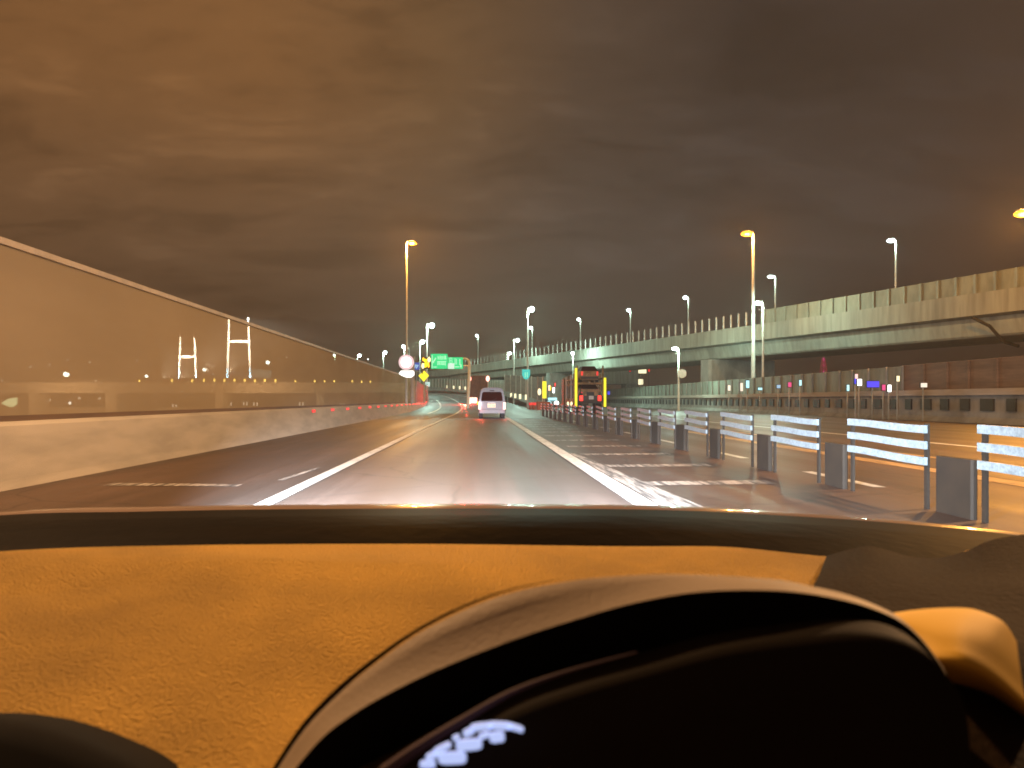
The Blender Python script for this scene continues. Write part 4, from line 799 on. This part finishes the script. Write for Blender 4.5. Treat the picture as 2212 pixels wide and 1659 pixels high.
ve = [[P(1925, 1330, .60), P(1990, 1324, .60), P(2060, 1320, .60), P(2110, 1325, .60), P(2165, 1349, .60), P(2195, 1392, .60)],
      [P(1930, 1324, .53), P(1990, 1316, .53), P(2060, 1313, .53), P(2110, 1318, .53), P(2165, 1342, .53), P(2196, 1385, .53)],
      [P(1945, 1345, .50), P(1995, 1345, .495), P(2060, 1345, .49), P(2105, 1352, .49), P(2155, 1375, .49), P(2200, 1420, .495)],
      [P(1975, 1395, .485), P(2010, 1392, .475), P(2065, 1392, .468), P(2105, 1402, .468), P(2155, 1432, .47), P(2210, 1485, .475)],
      [P(2010, 1440, .475), P(2035, 1440, .468), P(2080, 1445, .462), P(2120, 1460, .462), P(2170, 1495, .465), P(2225, 1545, .47)],
      [P(2030, 1480, .55), P(2050, 1480, .545), P(2090, 1490, .54), P(2130, 1505, .54), P(2185, 1540, .55), P(2240, 1590, .56)]]
build('lit_dash_block', MB().grid(subdiv(ve)), material('lit_dash_amber', (.74, .45, .06), .7, .1, 3), car, True)  # lit part of the dashboard, built as its own brighter amber piece
# instrument hood: pale arched lip, black cavity
outer = [(540, 1760), (640, 1600), (720, 1510), (812, 1433), (925, 1357), (1075, 1290), (1225, 1256), (1376, 1242), (1479, 1241), (1641, 1250), (1803, 1277), (1912, 1316), (1967, 1354), (2021, 1417), (2056, 1483), (2067, 1570), (2067, 1760)]
inner = [(560, 1760), (680, 1610), (759, 1545), (850, 1492), (960, 1440), (1100, 1385), (1230, 1342), (1376, 1301), (1519, 1278), (1681, 1276), (1803, 1292), (1900, 1320), (1965, 1357), (2020, 1420), (2055, 1485), (2066, 1570), (2066, 1760)]
oc = curve(outer, .455, 8); mc = [a_.lerp(b_, .45) + Vector((0, -.004, .004)) * min(1, (a_ - b_).length / .012) for a_, b_ in zip(oc, curve(inner, .455, 8))]; ic = curve(inner, .435, 8)
back0 = [v + Vector((0, .34, -.16)) for v in oc]; back = [v + Vector((0, .10, -.035)) for v in oc]; cav1 = [v + Vector((0, .03, -.012)) for v in ic]
ctr = P(1500, 2000, .50); cav = [v.lerp(ctr + Vector((0, .06, 0)), .25) + Vector((0, .10, -.01)) for v in ic]; cav2 = [v.lerp(ctr + Vector((0, .12, 0)), .95) for v in cav]
hd = build('instrument_hood', MB().grid([back0, back, oc, mc, ic]), M['hood'], car, True)
sq = [v + Vector((0, .012, -.002)) for v in curve([(p - 4, q - 3) for p, q in outer[:7]], .462, 8)]; sm_ = MB()
for q in range(len(sq) - 1): sm_.tube(sq[q], sq[q + 1], .003 * (1 - q / len(sq)), .003 * (1 - (q + 1) / len(sq)), 6, False)
build('hood_crease_shade', sm_, M['dash_shade'], hd)  # dark strip for the shaded crease between dashboard and hood rim
build('hood_cavity', MB().grid([ic, cav1, cav, cav2]), M['black'], hd, True)
# cluster cover inside, with its lit readout
ce = [(800, 1700), (900, 1622), (1000, 1560), (1105, 1500), (1225, 1455), (1376, 1412), (1526, 1372), (1677, 1350), (1827, 1337), (1930, 1355), (2000, 1410), (2040, 1500), (2050, 1700)]
e0 = curve(ce, .43, 8); e1 = [v + Vector((0, -.02, -.006)) for v in e0]; cc = P(1500, 2000, .40); e2 = [v.lerp(cc, .3) + Vector((0, -.01, .004)) for v in e0]; e3 = [v.lerp(cc, .97) for v in e0]; eb_ = [v + Vector((0, .02, -.03)) for v in e0]
ic_ = build('instrument_cluster', MB().grid([eb_, e0, e1, e2, e3]), M['lens'], car, True)
fr = curve([(830, 1668), (900, 1618), (1000, 1556), (1105, 1496), (1225, 1451), (1376, 1409)], .405, 8)
trm = MB()
for q in range(len(fr) - 1): trm.tube(fr[q], fr[q + 1], .0036 * (1 - q / len(fr)) + .0003, .0036 * (1 - (q + 1) / len(fr)) + .0003, 8, False)
build('cluster_trim', trm, material('purple_trim', (.07, .045, .06), .6, spec=.2), ic_)
dg = MB()
def zq(x, y): return (1500 * .5486 + x * .3164 * .5486, 2700 * .5486 + y * .3164 * .5486)
def blob(x0, y0, x1, y1, rot=0, d=.375):
    cx_, cy_ = (x0 + x1) / 2, (y0 + y1) / 2; hx, hy = (x1 - x0) / 2 - 11, (y1 - y0) / 2 - 9; poly = []
    for i in range(20):
        a = 2 * pi * i / 20; ex = hx * (abs(cos(a)) ** .55) * (1 if cos(a) > 0 else -1); ey = hy * (abs(sin(a)) ** .55) * (1 if sin(a) > 0 else -1)
        poly.append((cx_ + ex * cos(rot) - ey * sin(rot), cy_ + ex * sin(rot) + ey * cos(rot)))
    pts = [P(*zq(*q), d) for q in poly]; n = len(pts)
    dg.add(pts + [p + Vector((0, .002, 0)) for p in pts], [tuple(range(n)), tuple(reversed(range(n, 2 * n)))] + [(i, (i + 1) % n, n + (i + 1) % n, n + i) for i in range(n)])
for q in [(470, 940, 690, 1040, 0), (540, 830, 740, 930, -.5), (700, 830, 1075, 990, -.03), (640, 740, 890, 830, -.45), (920, 670, 1270, 820, -.08), (880, 620, 990, 690, -.4), (1010, 540, 1170, 640, -.4), (1200, 590, 1370, 670, -.35), (1100, 470, 1400, 570, -.12), (1340, 580, 1550, 720, -.1), (1330, 455, 1640, 560, .05), (1560, 490, 1790, 575, .3)]: blob(*q)
build('readout', dg, E['display'], ic_)
# dark screen hood in the lower left corner
lf = curve([(-300, 1560), (-100, 1556), (0, 1566), (60, 1578), (130, 1600), (200, 1628), (270, 1662), (360, 1730)], .46, 8)
sl = MB().grid([[v + Vector((0, .06, -.02)) for v in lf], [v + Vector((0, .012, -.001)) for v in lf], lf, [v + Vector((0, -.012, -.006)) for v in lf], [v + Vector((-.01, -.06, -.06)) for v in lf]])
build('screen_hood', sl, M['black'], car, True)
# headlights of our car, plus a wide beam added to light the slats
for s in (-1, 1):
    for en, size, bl, dv in ((165000, 46, 1.0, Vector((.07 * s + .01, 1, -.345))), (15000, 68, 1.0, Vector((.33 + .06 * s, 1, -.06)))):
        l = bpy.data.lights.new('headlight_beam', 'SPOT'); l.color = HEAD; l.energy = en; l.spot_size = radians(size); l.spot_blend = bl; l.shadow_soft_size = .08
        o = bpy.data.objects.new('headlight_beam', l); col.objects.link(o); p = Vector((-.35 + s * .68, 2.5, .68)); o.location = p - car.location; o.parent = car
        o.rotation_euler = dv.to_track_quat('-Z', 'Y').to_euler()
# ------------------------------------------------------------------ haze added for lamp glow and a milky veil
hv = bpy.data.materials.new('added_haze'); hv.use_nodes = True; nt = hv.node_tree; nt.nodes.clear()
pv = N(nt, 'ShaderNodeVolumePrincipled'); pv.inputs['Color'].default_value = (.95, .88, .80, 1); pv.inputs['Density'].default_value = HAZE; pv.inputs['Anisotropy'].default_value = .35
ov = N(nt, 'ShaderNodeOutputMaterial'); nt.links.new(pv.outputs[0], ov.inputs['Volume'])
hb = build('haze', MB().box((0, 1400, 78), (6400, 3000, 170)), hv); props(hb, 'thin haze added for glow around the lamps and a milky veil', 'haze', kind='stuff')
